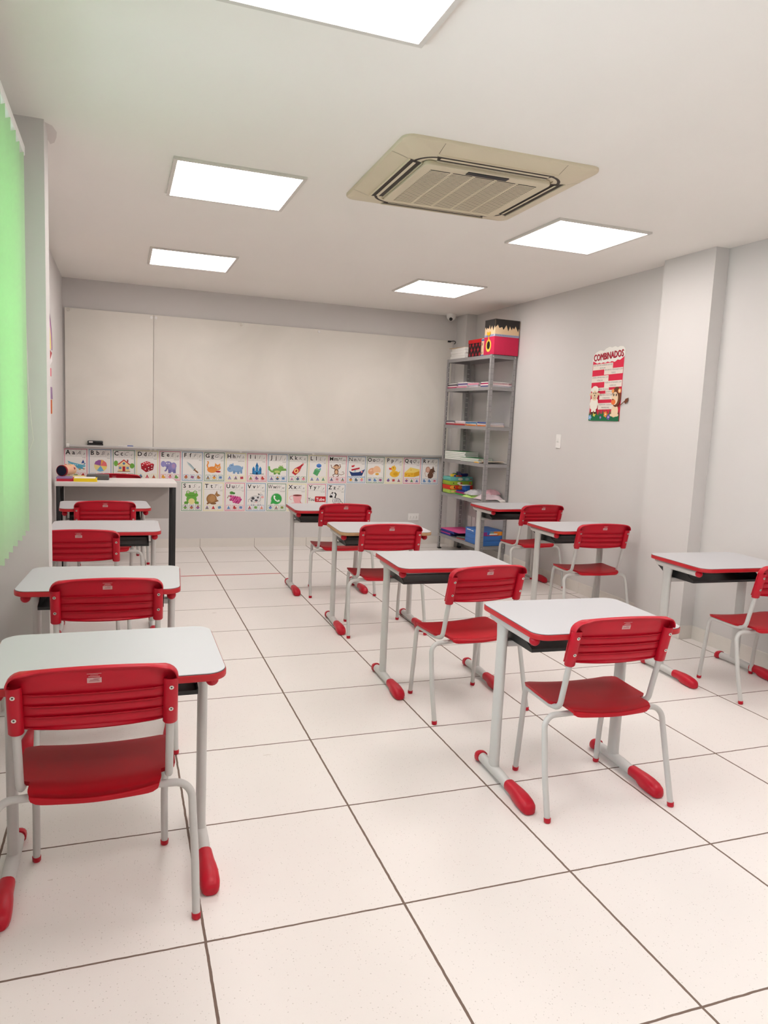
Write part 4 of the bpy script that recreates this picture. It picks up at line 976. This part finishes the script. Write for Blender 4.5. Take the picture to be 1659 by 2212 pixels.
        e(.55,.88,.13,.10,(90,140,214)); e(.55,.85,.10,.05,(70,116,190)); p([(.34,.70),(.62,.62),(.48,.36),(.26,.48)], (90,170,110)); p([(.34,.70),(.44,.76),(.66,.68),(.62,.62)], (130,200,150)); ln([(.42,.60),(.36,.48)], .02, (60,130,80)); p([(.50,.66),(.64,.78),(.66,.70)], (80,160,200))
    elif L == 'M':
        C1, C2 = (120,78,56), (230,190,150); ln([(.38,.72),(.20,.80),(.16,.94)], .035, C1); ln([(.56,.72),(.66,.84),(.62,.98)], .035, C1); ln([(.54,.50),(.70,.44),(.86,.50),(.82,.60),(.74,.58)], .025, C1); ln([(.40,.50),(.26,.42),(.34,.34)], .04, C1); ln([(.50,.50),(.58,.40),(.48,.34)], .04, C1); e(.45,.60,.11,.15,C1); e(.45,.58,.07,.10,C2); e(.45,.84,.14,.13,C1); e(.45,.81,.11,.09,C2); e(.30,.84,.04,.045,C2); e(.60,.84,.04,.045,C2); e(.41,.84,.015,.02,K); e(.49,.84,.015,.02,K); ar(.45,.79,.05,.03,200,340,.012,(120,50,40))
    elif L == 'N':
        p([(.10,.66),(.30,.58),(.60,.60),(.95,.76),(.80,.42),(.24,.40)], (44,66,120)); ln([(.12,.66),(.30,.59),(.60,.61),(.95,.77)], .03, (230,235,240)); p([(.22,.74),(.66,.84),(.66,.76),(.24,.66)], (190,44,60)); p([(.22,.92),(.40,.96),(.36,.86),(.24,.84)], (200,56,66)); q(.42,.66,.10,.08,(170,200,210)); e(.78,.62,.05,.05,(230,90,90)); e(.78,.62,.025,.025,(245,240,240)); ln([(.06+.055*i,.35+.02*(i % 2)) for i in range(17)], .03, (120,170,210))
    elif L == 'O':
        e(.32,.66,.22,.17,(236,178,140),20); e(.58,.72,.20,.22,(244,200,160),30); e(.62,.50,.24,.11,(246,244,238)); e(.60,.52,.10,.06,(236,180,70)); e(.26,.70,.07,.04,(246,206,176),20)
    elif L == 'P':
        C1 = (244,196,66); e(.54,.54,.26,.17,C1); e(.48,.82,.14,.14,C1); p([(.70,.60),(.86,.70),(.78,.50)], C1); p([(.36,.84),(.22,.86),(.24,.76),(.37,.76)], (226,84,60)); e(.46,.86,.02,.028,K); e(.60,.54,.13,.09,(226,170,44)); ln([(.48,.95),(.54,1.0)], .03, C1)
    elif L == 'Q':
        p([(.08,.62),(.62,.62),(.62,.40),(.08,.40)], (244,192,60)); p([(.62,.62),(.92,.72),(.92,.48),(.62,.40)], (230,170,44)); p([(.08,.62),(.40,.90),(.92,.80),(.92,.72),(.62,.62)], (250,222,120)); [e(a,b,c,c*.8,(224,164,44)) for a,b,c in ((.18,.52,.04),(.34,.47,.05),(.50,.55,.035),(.76,.56,.04),(.44,.76,.03))]
    elif L == 'R':
        C1 = (112,78,62); e(.54,.50,.16,.16,C1); e(.60,.72,.17,.13,C1,20); e(.38,.80,.13,.16,(196,150,130)); e(.38,.80,.09,.12,(222,180,160)); p([(.62,.82),(.66,1.0),(.74,.84)], C1); e(.66,.74,.02,.02,K); ln([(.40,.46),(.28,.44),(.22,.60),(.30,.86)], .022, (196,150,130)); e(.78,.70,.03,.025,(60,40,40)); ln([(.66,.56),(.76,.62)], .03, C1); e(.50,.38,.10,.03,(90,60,50))
    elif L == 'S':
        C1 = (112,178,74); e(.5,.60,.24,.22,C1); e(.5,.80,.30,.14,C1); e(.34,.92,.09,.09,C1); e(.66,.92,.09,.09,C1); e(.34,.93,.05,.05,(250,250,240)); e(.66,.93,.05,.05,(250,250,240)); e(.34,.93,.02,.025,(120,50,40)); e(.66,.93,.02,.025,(120,50,40)); e(.5,.50,.15,.14,(236,226,160)); e(.26,.44,.10,.06,(96,158,60)); e(.74,.44,.10,.06,(96,158,60)); ar(.5,.84,.20,.08,200,340,.014,(60,110,40)); [e(.2+.1*i,.38,.03,.025,(96,158,60)) for i in (0,1,5,6)]
    elif L == 'T':
        C1 = (168,124,78); e(.42,.62,.24,.24,C1); e(.42,.64,.17,.17,(190,146,96)); p([(.56,.82),(.66,1.02),(.70,.86),(.84,.80),(.68,.72)], C1); p([(.56,.44),(.76,.52),(.66,.60)], (150,106,66)); ln([(.30,.44),(.20,.38)], .08, (140,100,64)); e(.50,.40,.14,.05,(140,100,64)); [ar(.42,.62,.24-.06*i,.24-.05*i,100,250,.012,(130,92,58)) for i in range(3)]; e(.73,.84,.012,.016,K)
    elif L == 'U':
        [e(.30+.105*i+(.05 if j % 2 else 0), .76-.085*j-.02*i, .062, .058, [(196,60,130),(216,90,156),(180,50,120)][(i+j) % 3]) for j in range(4) for i in range(5) if not (j == 3 and i in (0, 4))]; [e(.28+.105*i+(.05 if j % 2 else 0), .78-.085*j-.02*i, .015, .014, (246,190,220)) for j in range(4) for i in range(5) if not (j == 3 and i in (0, 4))]; e(.34,.92,.09,.07,(90,150,70)); e(.44,.90,.07,.05,(70,130,60)); ln([(.22,.80),(.14,.66)], .03, (140,100,70))
    elif L == 'V':
        C1 = (228,228,228); e(.48,.62,.275,.165,(150,150,152)); e(.74,.78,.115,.10,(150,150,152)); [q(x,.42,.06,.20,C1) for x in (.30,.40,.62,.72)]; e(.48,.62,.26,.15,(210,210,210)); e(.48,.62,.25,.14,C1); e(.74,.78,.10,.09,C1); e(.82,.72,.07,.055,(240,180,180)); e(.36,.66,.08,.07,(70,70,76)); e(.52,.56,.08,.05,(90,90,96)); e(.60,.70,.05,.04,(70,70,76)); e(.30,.54,.04,.05,(80,80,86)); e(.64,.86,.05,.03,(90,90,96),-30); e(.74,.82,.014,.018,K); ln([(.24,.64),(.14,.60),(.14,.48)], .02, (150,150,150)); [q(x,.33,.065,.035,(80,80,84)) for x in (.30,.40,.62,.72)]; e(.52,.48,.05,.03,(240,190,190)); ln([(.72,.90),(.74,.96)],.02,(200,190,170))
    elif L == 'W':
        e(.5,.64,.29,.29,(206,220,206)); p([(.22,.54),(.18,.34),(.38,.40)], (206,220,206)); e(.5,.64,.26,.26,(60,172,80)); p([(.25,.54),(.22,.38),(.38,.43)], (60,172,80)); ln([(.39,.76),(.39,.68),(.46,.58),(.56,.52),(.63,.54)], .06, (250,252,250)); e(.40,.76,.045,.05,(250,252,250),20); e(.62,.55,.05,.045,(250,252,250))
    elif L == 'X':
        e(.52,.42,.32,.05,(240,176,180)); p([(.30,.82),(.76,.82),(.70,.52),(.62,.44),(.44,.44),(.36,.52)], (240,176,180)); e(.53,.82,.23,.045,(120,60,54)); ar(.53,.82,.23,.045,0,360,.014,(226,150,156)); ar(.24,.70,.09,.09,60,280,.028,(236,170,176)); ln([(.68,.58),(.70,.44)], .01, (160,110,110)); q(.70,.48,.05,.06,(210,110,120))
    elif L == 'Y':
        A.text('You', .23, .55, .17, K, off=.01, fit=.34); A.poly([(.44,.50),(.96,.50),(.98,.54),(.98,.74),(.96,.78),(.44,.78),(.42,.74),(.42,.54)], (200,34,44)); A.text('Tube', .70, .56, .155, (250,248,248), off=.01, fit=.46)
    elif L == 'Z':
        C1 = (240,240,238); e(.54,.56,.225,.145,(120,120,124)); [q(x,.39,.075,.20,(120,120,124)) for x in (.40,.48,.60,.70)]; ln([(.43,.62),(.40,.80)], .165, (120,120,124)); e(.34,.86,.14,.12,(120,120,124)); e(.54,.56,.20,.12,C1); [q(x,.40,.05,.18,C1) for x in (.40,.48,.60,.70)]; ln([(.42,.64),(.40,.80)], .13, C1); e(.34,.86,.12,.10,C1); e(.24,.78,.08,.06,K); ln([(.44,.70),(.50,.90),(.42,.98)], .06, K); [ln([(.44+.06*i,.67),(.42+.06*i,.48)], .02, K) for i in range(5)]; [ln([(x-.025,y_),(x+.025,y_)], .015, K) for x in (.40,.48,.60,.70) for y_ in (.44,.37)]; e(.34,.88,.03,.035,(250,250,250)); e(.33,.88,.012,.018,K); e(.30,.96,.03,.05,K); ln([(.73,.58),(.82,.48)], .02, K); e(.84,.46,.02,.02,K)
ICONC = [(232,170,70),(200,70,70),(120,170,90),(110,150,200),(150,100,150),(180,120,80),(230,150,170),(90,110,130)]
GP = 'alphabet posters in a row under the whiteboard'
for i, (L, b, word, desc) in enumerate(LET):
    if i < 18: x0, ztop = -.7025+.0028+i*.2106, .9515-.0*i
    else: x0, ztop = .349+(i-18)*.2106, .6525
    Wp, Hp = .2085, .2940; z0 = ztop-Hp; k = Wp
    A = Art((x0, YB-.0012, z0), (1, 0, 0), (0, 0, 1), (0, -1, 0), k, .00006)
    A.box((x0, YB-.0011, z0), (x0+Wp, YB-.0001, ztop), PAPER)
    hh = Hp/k; bc = BORD[b]; inner = (240, 238, 234)
    A.poly([(.03, .03), (.97, .03), (.97, hh-.03), (.03, hh-.03)], bc)
    A.poly([(.055, .055), (.945, .055), (.945, hh-.055), (.055, hh-.055)], inner)
    hy = hh-.36
    A.line([(.06, hy), (.94, hy)], .008, (170, 170, 170))
    for c in (.30, .52, .73): A.line([(c, hy), (c, hh-.06)], .007, (190, 190, 190))
    rr = random.Random(100+i)
    A.text(L, .18, hy+.08, .195, K, off=.004 if L in 'MNW' else .022, fit=.22); A.text(L.lower(), .41, hy+.08, .195, K, off=.008 if L in 'MNW' else .018, fit=.19)
    A.text(L, .625, hy+.08, .17, (90, 90, 92), shear=.35, off=-.010, fit=.19); A.text(L.lower(), .84, hy+.07, .13, (70, 70, 72), shear=.4, off=-.008, fit=.16)
    A.text(word, .93-.018*len(word), hy-.075, .035, (60, 60, 64), fit=.3)
    A.z += .0001; ob = A.o.copy(); A.o = ob + A.V*(-.015*k); pic(A, L); A.o = ob
    for j in range(3):
        cx = .21+.29*j
        A.poly([(cx-.115, .10), (cx-.10, .085), (cx+.10, .085), (cx+.115, .10), (cx+.115, .30), (cx+.10, .315), (cx-.10, .315), (cx-.115, .30)], bc)
        A.poly([(cx-.103, .10), (cx+.103, .10), (cx+.103, .30), (cx-.103, .30)], inner)
        c1, c2 = rr.choice(ICONC), rr.choice(ICONC); s_ = rr.randint(0, 3)
        if s_ == 0: A.ell(cx, .19, .075, .068, c1); A.ell(cx+.01, .255, .04, .035, c2)
        elif s_ == 1: A.ell(cx, .17, .085, .05, c1); A.ell(cx-.02, .23, .05, .05, c1); A.ell(cx-.03, .23, .01, .01, K)
        elif s_ == 2: A.rect(cx, .20, .14, .12, c1, rr.uniform(-20, 20)); A.rect(cx, .22, .08, .025, c2)
        else: A.poly([(cx-.08, .12), (cx+.08, .12), (cx, .29)], c1); A.ell(cx, .16, .03, .03, c2)
    o = A.build('alphabet_poster', None, None)
    tag(o, 'alphabet poster for letter %s with a %s, %s bordered' % (L, desc, {'p': 'pink', 'b': 'blue', 'g': 'green', 'y': 'pale yellow'}[b]), 'poster', GP)

# ============================================================ RED RULES POSTER (right wall)
def rules():
    y0, y1, z0, z1 = 3.285, 2.905, 1.405, 1.975     # left edge (far), right edge (near)
    w, h = y0-y1, 1.0*.57
    t = empty('rules_poster', 'tall red classroom rules poster headed COMBINADOS with sheep and lion', 'poster', (XR, y0, z0))
    A = Art((-.0022, 0, 0), (0, -1, 0), (0, 0, 1), (-1, 0, 0), w, .00012); hh = h/w
    base = [(.0, .0), (1.0, .0), (1.0, 1.30), (.0, 1.30)]
    A.poly(base, (222, 42, 74)); A.box((-.0021, -w, 0), (-.0002, 0, 1.30*w), ink((222, 42, 74))); A.build('red_sheet', t, None)
    A = Art((-.0034, 0, 0), (0, -1, 0), (0, 0, 1), (-1, 0, 0), w, .00015)
    top = [(.0, 1.23), (.08, 1.20), (.14, 1.175), (.22, 1.19), (.27, 1.17), (.34, 1.19), (.42, 1.175), (.48, 1.20), (.56, 1.18), (.62, 1.20), (.72, 1.18), (.80, 1.22), (.88, 1.21), (1.0, 1.27), (1.03, 1.30), (1.02, 1.42), (.95, 1.47), (.86, 1.48), (.78, 1.46), (.70, 1.49), (.60, 1.47), (.52, 1.49), (.40, 1.46), (.34, 1.42), (.22, 1.44), (.10, 1.41), (.02, 1.36), (-.02, 1.28), (-.02, 1.18)]
    A.poly(top, (240, 238, 232)); A.add([A.P(x, y, -.001) for x, y in top[::-1]], [tuple(range(len(top)))], PAPER)
    for dx_, dy_ in ((.012, -.006), (.006, -.008), (.012, .002)): A.text('COMBINADOS', .50+dx_, 1.252+dy_, .135, (130, 14, 34), fit=.96, rot=3)
    for dx_, dy_ in ((-.005, 0), (.005, 0), (0, .005), (0, -.004)): A.text('COMBINADOS', .50+dx_, 1.255+dy_, .135, (176, 26, 52), fit=.96, rot=3)
    A.z += 0; A.build('cloud_title', t, None)
    strips = [(.34, 1.105, .66, .12, 'NÃO GRITAR E ESPERAR SUA VEZ', 'DE FALAR'), (.70, 1.0, .60, .12, 'SER GENTIL E EDUCADO COM', 'TODOS'), (.28, .855, .56, .13, 'OUVIR A PROFESSORA COM', 'ATENÇÃO'), (.72, .745, .56, .13, 'FAZER AS ATIVIDADES COM', 'CAPRICHO'), (.30, .645, .60, .065, 'USAR AS PALAVRAS MÁGICAS', ''), (.75, .595, .50, .065, 'JOGAR LIXO NA LIXEIRA', ''), (.54, .495, .46, .12, 'MANTER A SALA LIMPA', 'E ORGANIZADA'), (.54, .300, .50, .13, 'RESPEITAR COLEGAS E', 'PROFESSORES')]
    for si, (cx, cy, sw, sh, a, b) in enumerate(strips):
        A = Art((-.0026-si*.0004, 0, 0), (0, -1, 0), (0, 0, 1), (-1, 0, 0), w, .00015); 
        A.rect(cx, cy, sw, sh, (236, 226, 216), 1)
        if b: A.text(a, cx, cy+.018, .030, (110, 100, 96), fit=sw*.94); A.text(b, cx, cy-.042, .030, (110, 100, 96), fit=sw*.5)
        else: A.text(a, cx, cy-.014, .030, (110, 100, 96), fit=sw*.94)
        A.build('rule_strip', t, None)
    A = Art((-.0064, 0, 0), (0, -1, 0), (0, 0, 1), (-1, 0, 0), w, .00015)
    g = [(0, 0), (1, 0), (1, .20)]; n = 26
    for k in range(n): g += [(1-(k+.5)/n, .12+.02*math.sin(k)), (1-(k+1)/n, .20+.055*math.sin(k*2.1))]
    g[-1] = (0, .2); A.poly(g, (30, 112, 72)); A.add([A.P(x, y, -.0003) for x, y in ((0, 0), (0, .1), (1, .1), (1, 0))], [(0, 1, 2, 3)], ink((30, 112, 72))); A.build('grass_strip', t, None)
    A = Art((-.0072, 0, 0), (0, -1, 0), (0, 0, 1), (-1, 0, 0), w, .00015)
    for cx, cy, s_, c, cc in ((.05, .07, .035, (130, 180, 226), (240, 240, 250)), (.19, .13, .03, (226, 214, 100), (250, 220, 80)), (.41, .07, .02, (150, 110, 190), (240, 230, 250)), (.57, .135, .04, (240, 150, 70), (250, 240, 220)), (.67, .08, .036, (120, 90, 180), (240, 236, 250)), (.82, .125, .033, (246, 190, 150), (240, 130, 80))):
        A = Art((-.0072, 0, 0), (0, -1, 0), (0, 0, 1), (-1, 0, 0), w, .00015)
        for k in range(5): A.ell(cx+s_*math.cos(k*1.257), cy+s_*math.sin(k*1.257), s_*.62, s_*.62, c, n=10)
        A.ell(cx, cy, s_*.45, s_*.45, cc, n=10)
        A.build('paper_flower', t, None)
    A = Art((-.0082, 0, -.028), (0, -1, 0), (0, 0, 1), (-1, 0, 0), w, .00015)
    Wc = (242, 236, 224)
    for dx_ in (-.06, .04): A.rect(.17+dx_, .26, .06, .08, (250, 246, 236)); A.rect(.17+dx_, .235, .065, .04, (70, 44, 36))
    for k in range(10): A.ell(.16+.09*math.cos(k*.63), .42+.10*math.sin(k*.63), .055, .055, Wc, n=12)
    A.ell(.16, .42, .11, .12, Wc); A.ell(.03, .62, .04, .025, (226, 200, 166), 30); A.ell(.31, .62, .04, .025, (226, 200, 166), -30); A.ell(.17, .60, .11, .11, (232, 206, 172))
    for k in range(7): A.ell(.17+.07*math.cos(.2+k*.46), .70+.04*math.sin(.2+k*.46), .05, .05, Wc, n=12)
    A.ell(.14, .64, .013, .016, K); A.ell(.21, .64, .013, .016, K); A.ell(.175, .59, .018, .016, K); A.arc(.175, .56, .04, .02, 200, 340, .01, (120, 70, 60)); A.build('sheep_cutout', t, None)
    A = Art((-.0082, 0, -.045), (0, -1, 0), (0, 0, 1), (-1, 0, 0), w, .00015)
    LC = (240, 214, 180); BR = (112, 62, 38)
    A.line([(.97, .40), (1.06, .46), (1.16, .52)], .02, (120, 80, 60)); A.poly([(1.13, .50), (1.17, .56), (1.26, .58), (1.24, .50), (1.17, .46)], BR)
    A.ell(.86, .32, .11, .12, LC); A.ell(.76, .24, .05, .025, LC); A.ell(.92, .24, .07, .03, LC); A.rect(.80, .33, .05, .16, LC); A.ell(.88, .60, .14, .20, BR); A.ell(.76, .72, .04, .04, (240, 160, 90)); A.ell(.97, .72, .05, .045, (240, 160, 90)); A.ell(.97, .72, .03, .028, LC); A.ell(.84, .57, .10, .13, LC); A.ell(.80, .50, .07, .055, (236, 120, 60)); A.ell(.80, .64, .017, .028, K); A.ell(.88, .64, .017, .028, K); A.ell(.78, .55, .02, .014, (90, 40, 30)); A.build('lion_cutout', t, None)
rules()

# ============================================================ LEFT WALL DECORATION beyond the pillar
def leftdeco():
    t = empty('wall_decoration', 'colourful paper decoration glimpsed beyond the left wall pillar', 'decoration', (XL, 4.53, 1.33))
    A = Art((.002, 0, 0), (0, -1, 0), (0, 0, 1), (1, 0, 0), 1, .0004)    # x: towards the viewer
    for r_, c in ((.40, (120, 70, 110)), (.35, (210, 150, 200)), (.29, (232, 220, 120)), (.22, (236, 214, 110))):
        A.ell(.40, .42, r_, r_*.75, c, a0=0, a1=180)
    A.build('rainbow_cutout', t, None)
    A = Art((.002, 0, 0), (0, -1, 0), (0, 0, 1), (1, 0, 0), 1, .0004); A.poly([(.05, .33), (.30, .36), (.30, .42), (.05, .40)], (176, 40, 50)); A.poly([(.04, .40), (.02, .34), (.3, .28), (.3, .30)], (240, 236, 236)); A.build('dark_red_strip', t, None)
    A = Art((.002, 0, 0), (0, -1, 0), (0, 0, 1), (1, 0, 0), 1, .0004); A.poly([(.11, .22), (.32, .22), (.32, .28), (.11, .28)], (232, 110, 130)); A.poly([(.08, .12), (.32, .12), (.32, .21), (.10, .21)], (216, 212, 214)); A.poly([(.02, .05), (.32, .05), (.32, .14), (.06, .14)], (150, 120, 160)); A.poly([(.08, -.06), (.32, -.06), (.32, .045), (.08, .045)], (206, 90, 60)); A.poly([(.08, -.06), (.11, -.06), (.11, .045), (.08, .045)], (230, 190, 80)); A.build('paper_collage', t, None)
leftdeco()

# ============================================================ BLINDS
def blinds():
    t = empty('vertical_blind', 'bright green vertical slat blind hanging over the left window', 'blind', (-.607, 1.60, 2.315))
    m = MB(); m.bbox((.008, -2.4, -.006), (.046, .04, .030), WPLAST, .003); m.bbox((-.035, -2.4, .010), (.009, .04, .030), WPLAST, .003); m.build('headrail', t)
    n = 14; rng = random.Random(4)
    for k in range(n):
        y = -.02 - k*.120
        m = MB(); a = math.radians(57+rng.uniform(-5, 5)); hw = .0635
        cx, sx = math.sin(a)*hw, math.cos(a)*hw
        # slat: thin ribbon with a slight curl across its width, nearer edge turned into the room
        rows = []
        for z_ in (-.020, -.5, -1.0, -1.50):
            rows.append([((-1+2*j/6)*cx + .006*(1-(-1+2*j/6)**2), y - (-1+2*j/6)*sx, z_) for j in range(7)])
        m.rings(rows, BLIND, True, False, False); m.build('slat', t, None)
    m = MB(); P = [(.022, .045, .004), (.036, .05, -.5), (.044, .052, -.94), (.058, .055, -1.11), (.060, .055, -1.13), (.044, .05, -1.175)]
    m.tube(P, .0013, mat('white_cord', (226, 222, 214), .6), 6)
    m.build('cord', t)
blinds()

# red tape line on the floor
m = MB(); m.box((.258, 4.30, 0.0003), (1.078, 4.32, .0008), mat('red_tape', (190, 70, 70), .5)); tag(m.build('floor_tape'), 'straight red tape strip stuck on the floor before the whiteboard', 'tape')
# small crumbs seen on the floor
for (x, y, s_, lb) in ((.06, .29, .006, 'tiny brown crumb on the floor under the near left chair'),):
    m = MB(); m.sphere((x, y, .003), s_, mat('crumb', (170, 130, 90), .9), 8, (1.3, .8, .5)); tag(m.build('crumb'), lb, 'crumb')
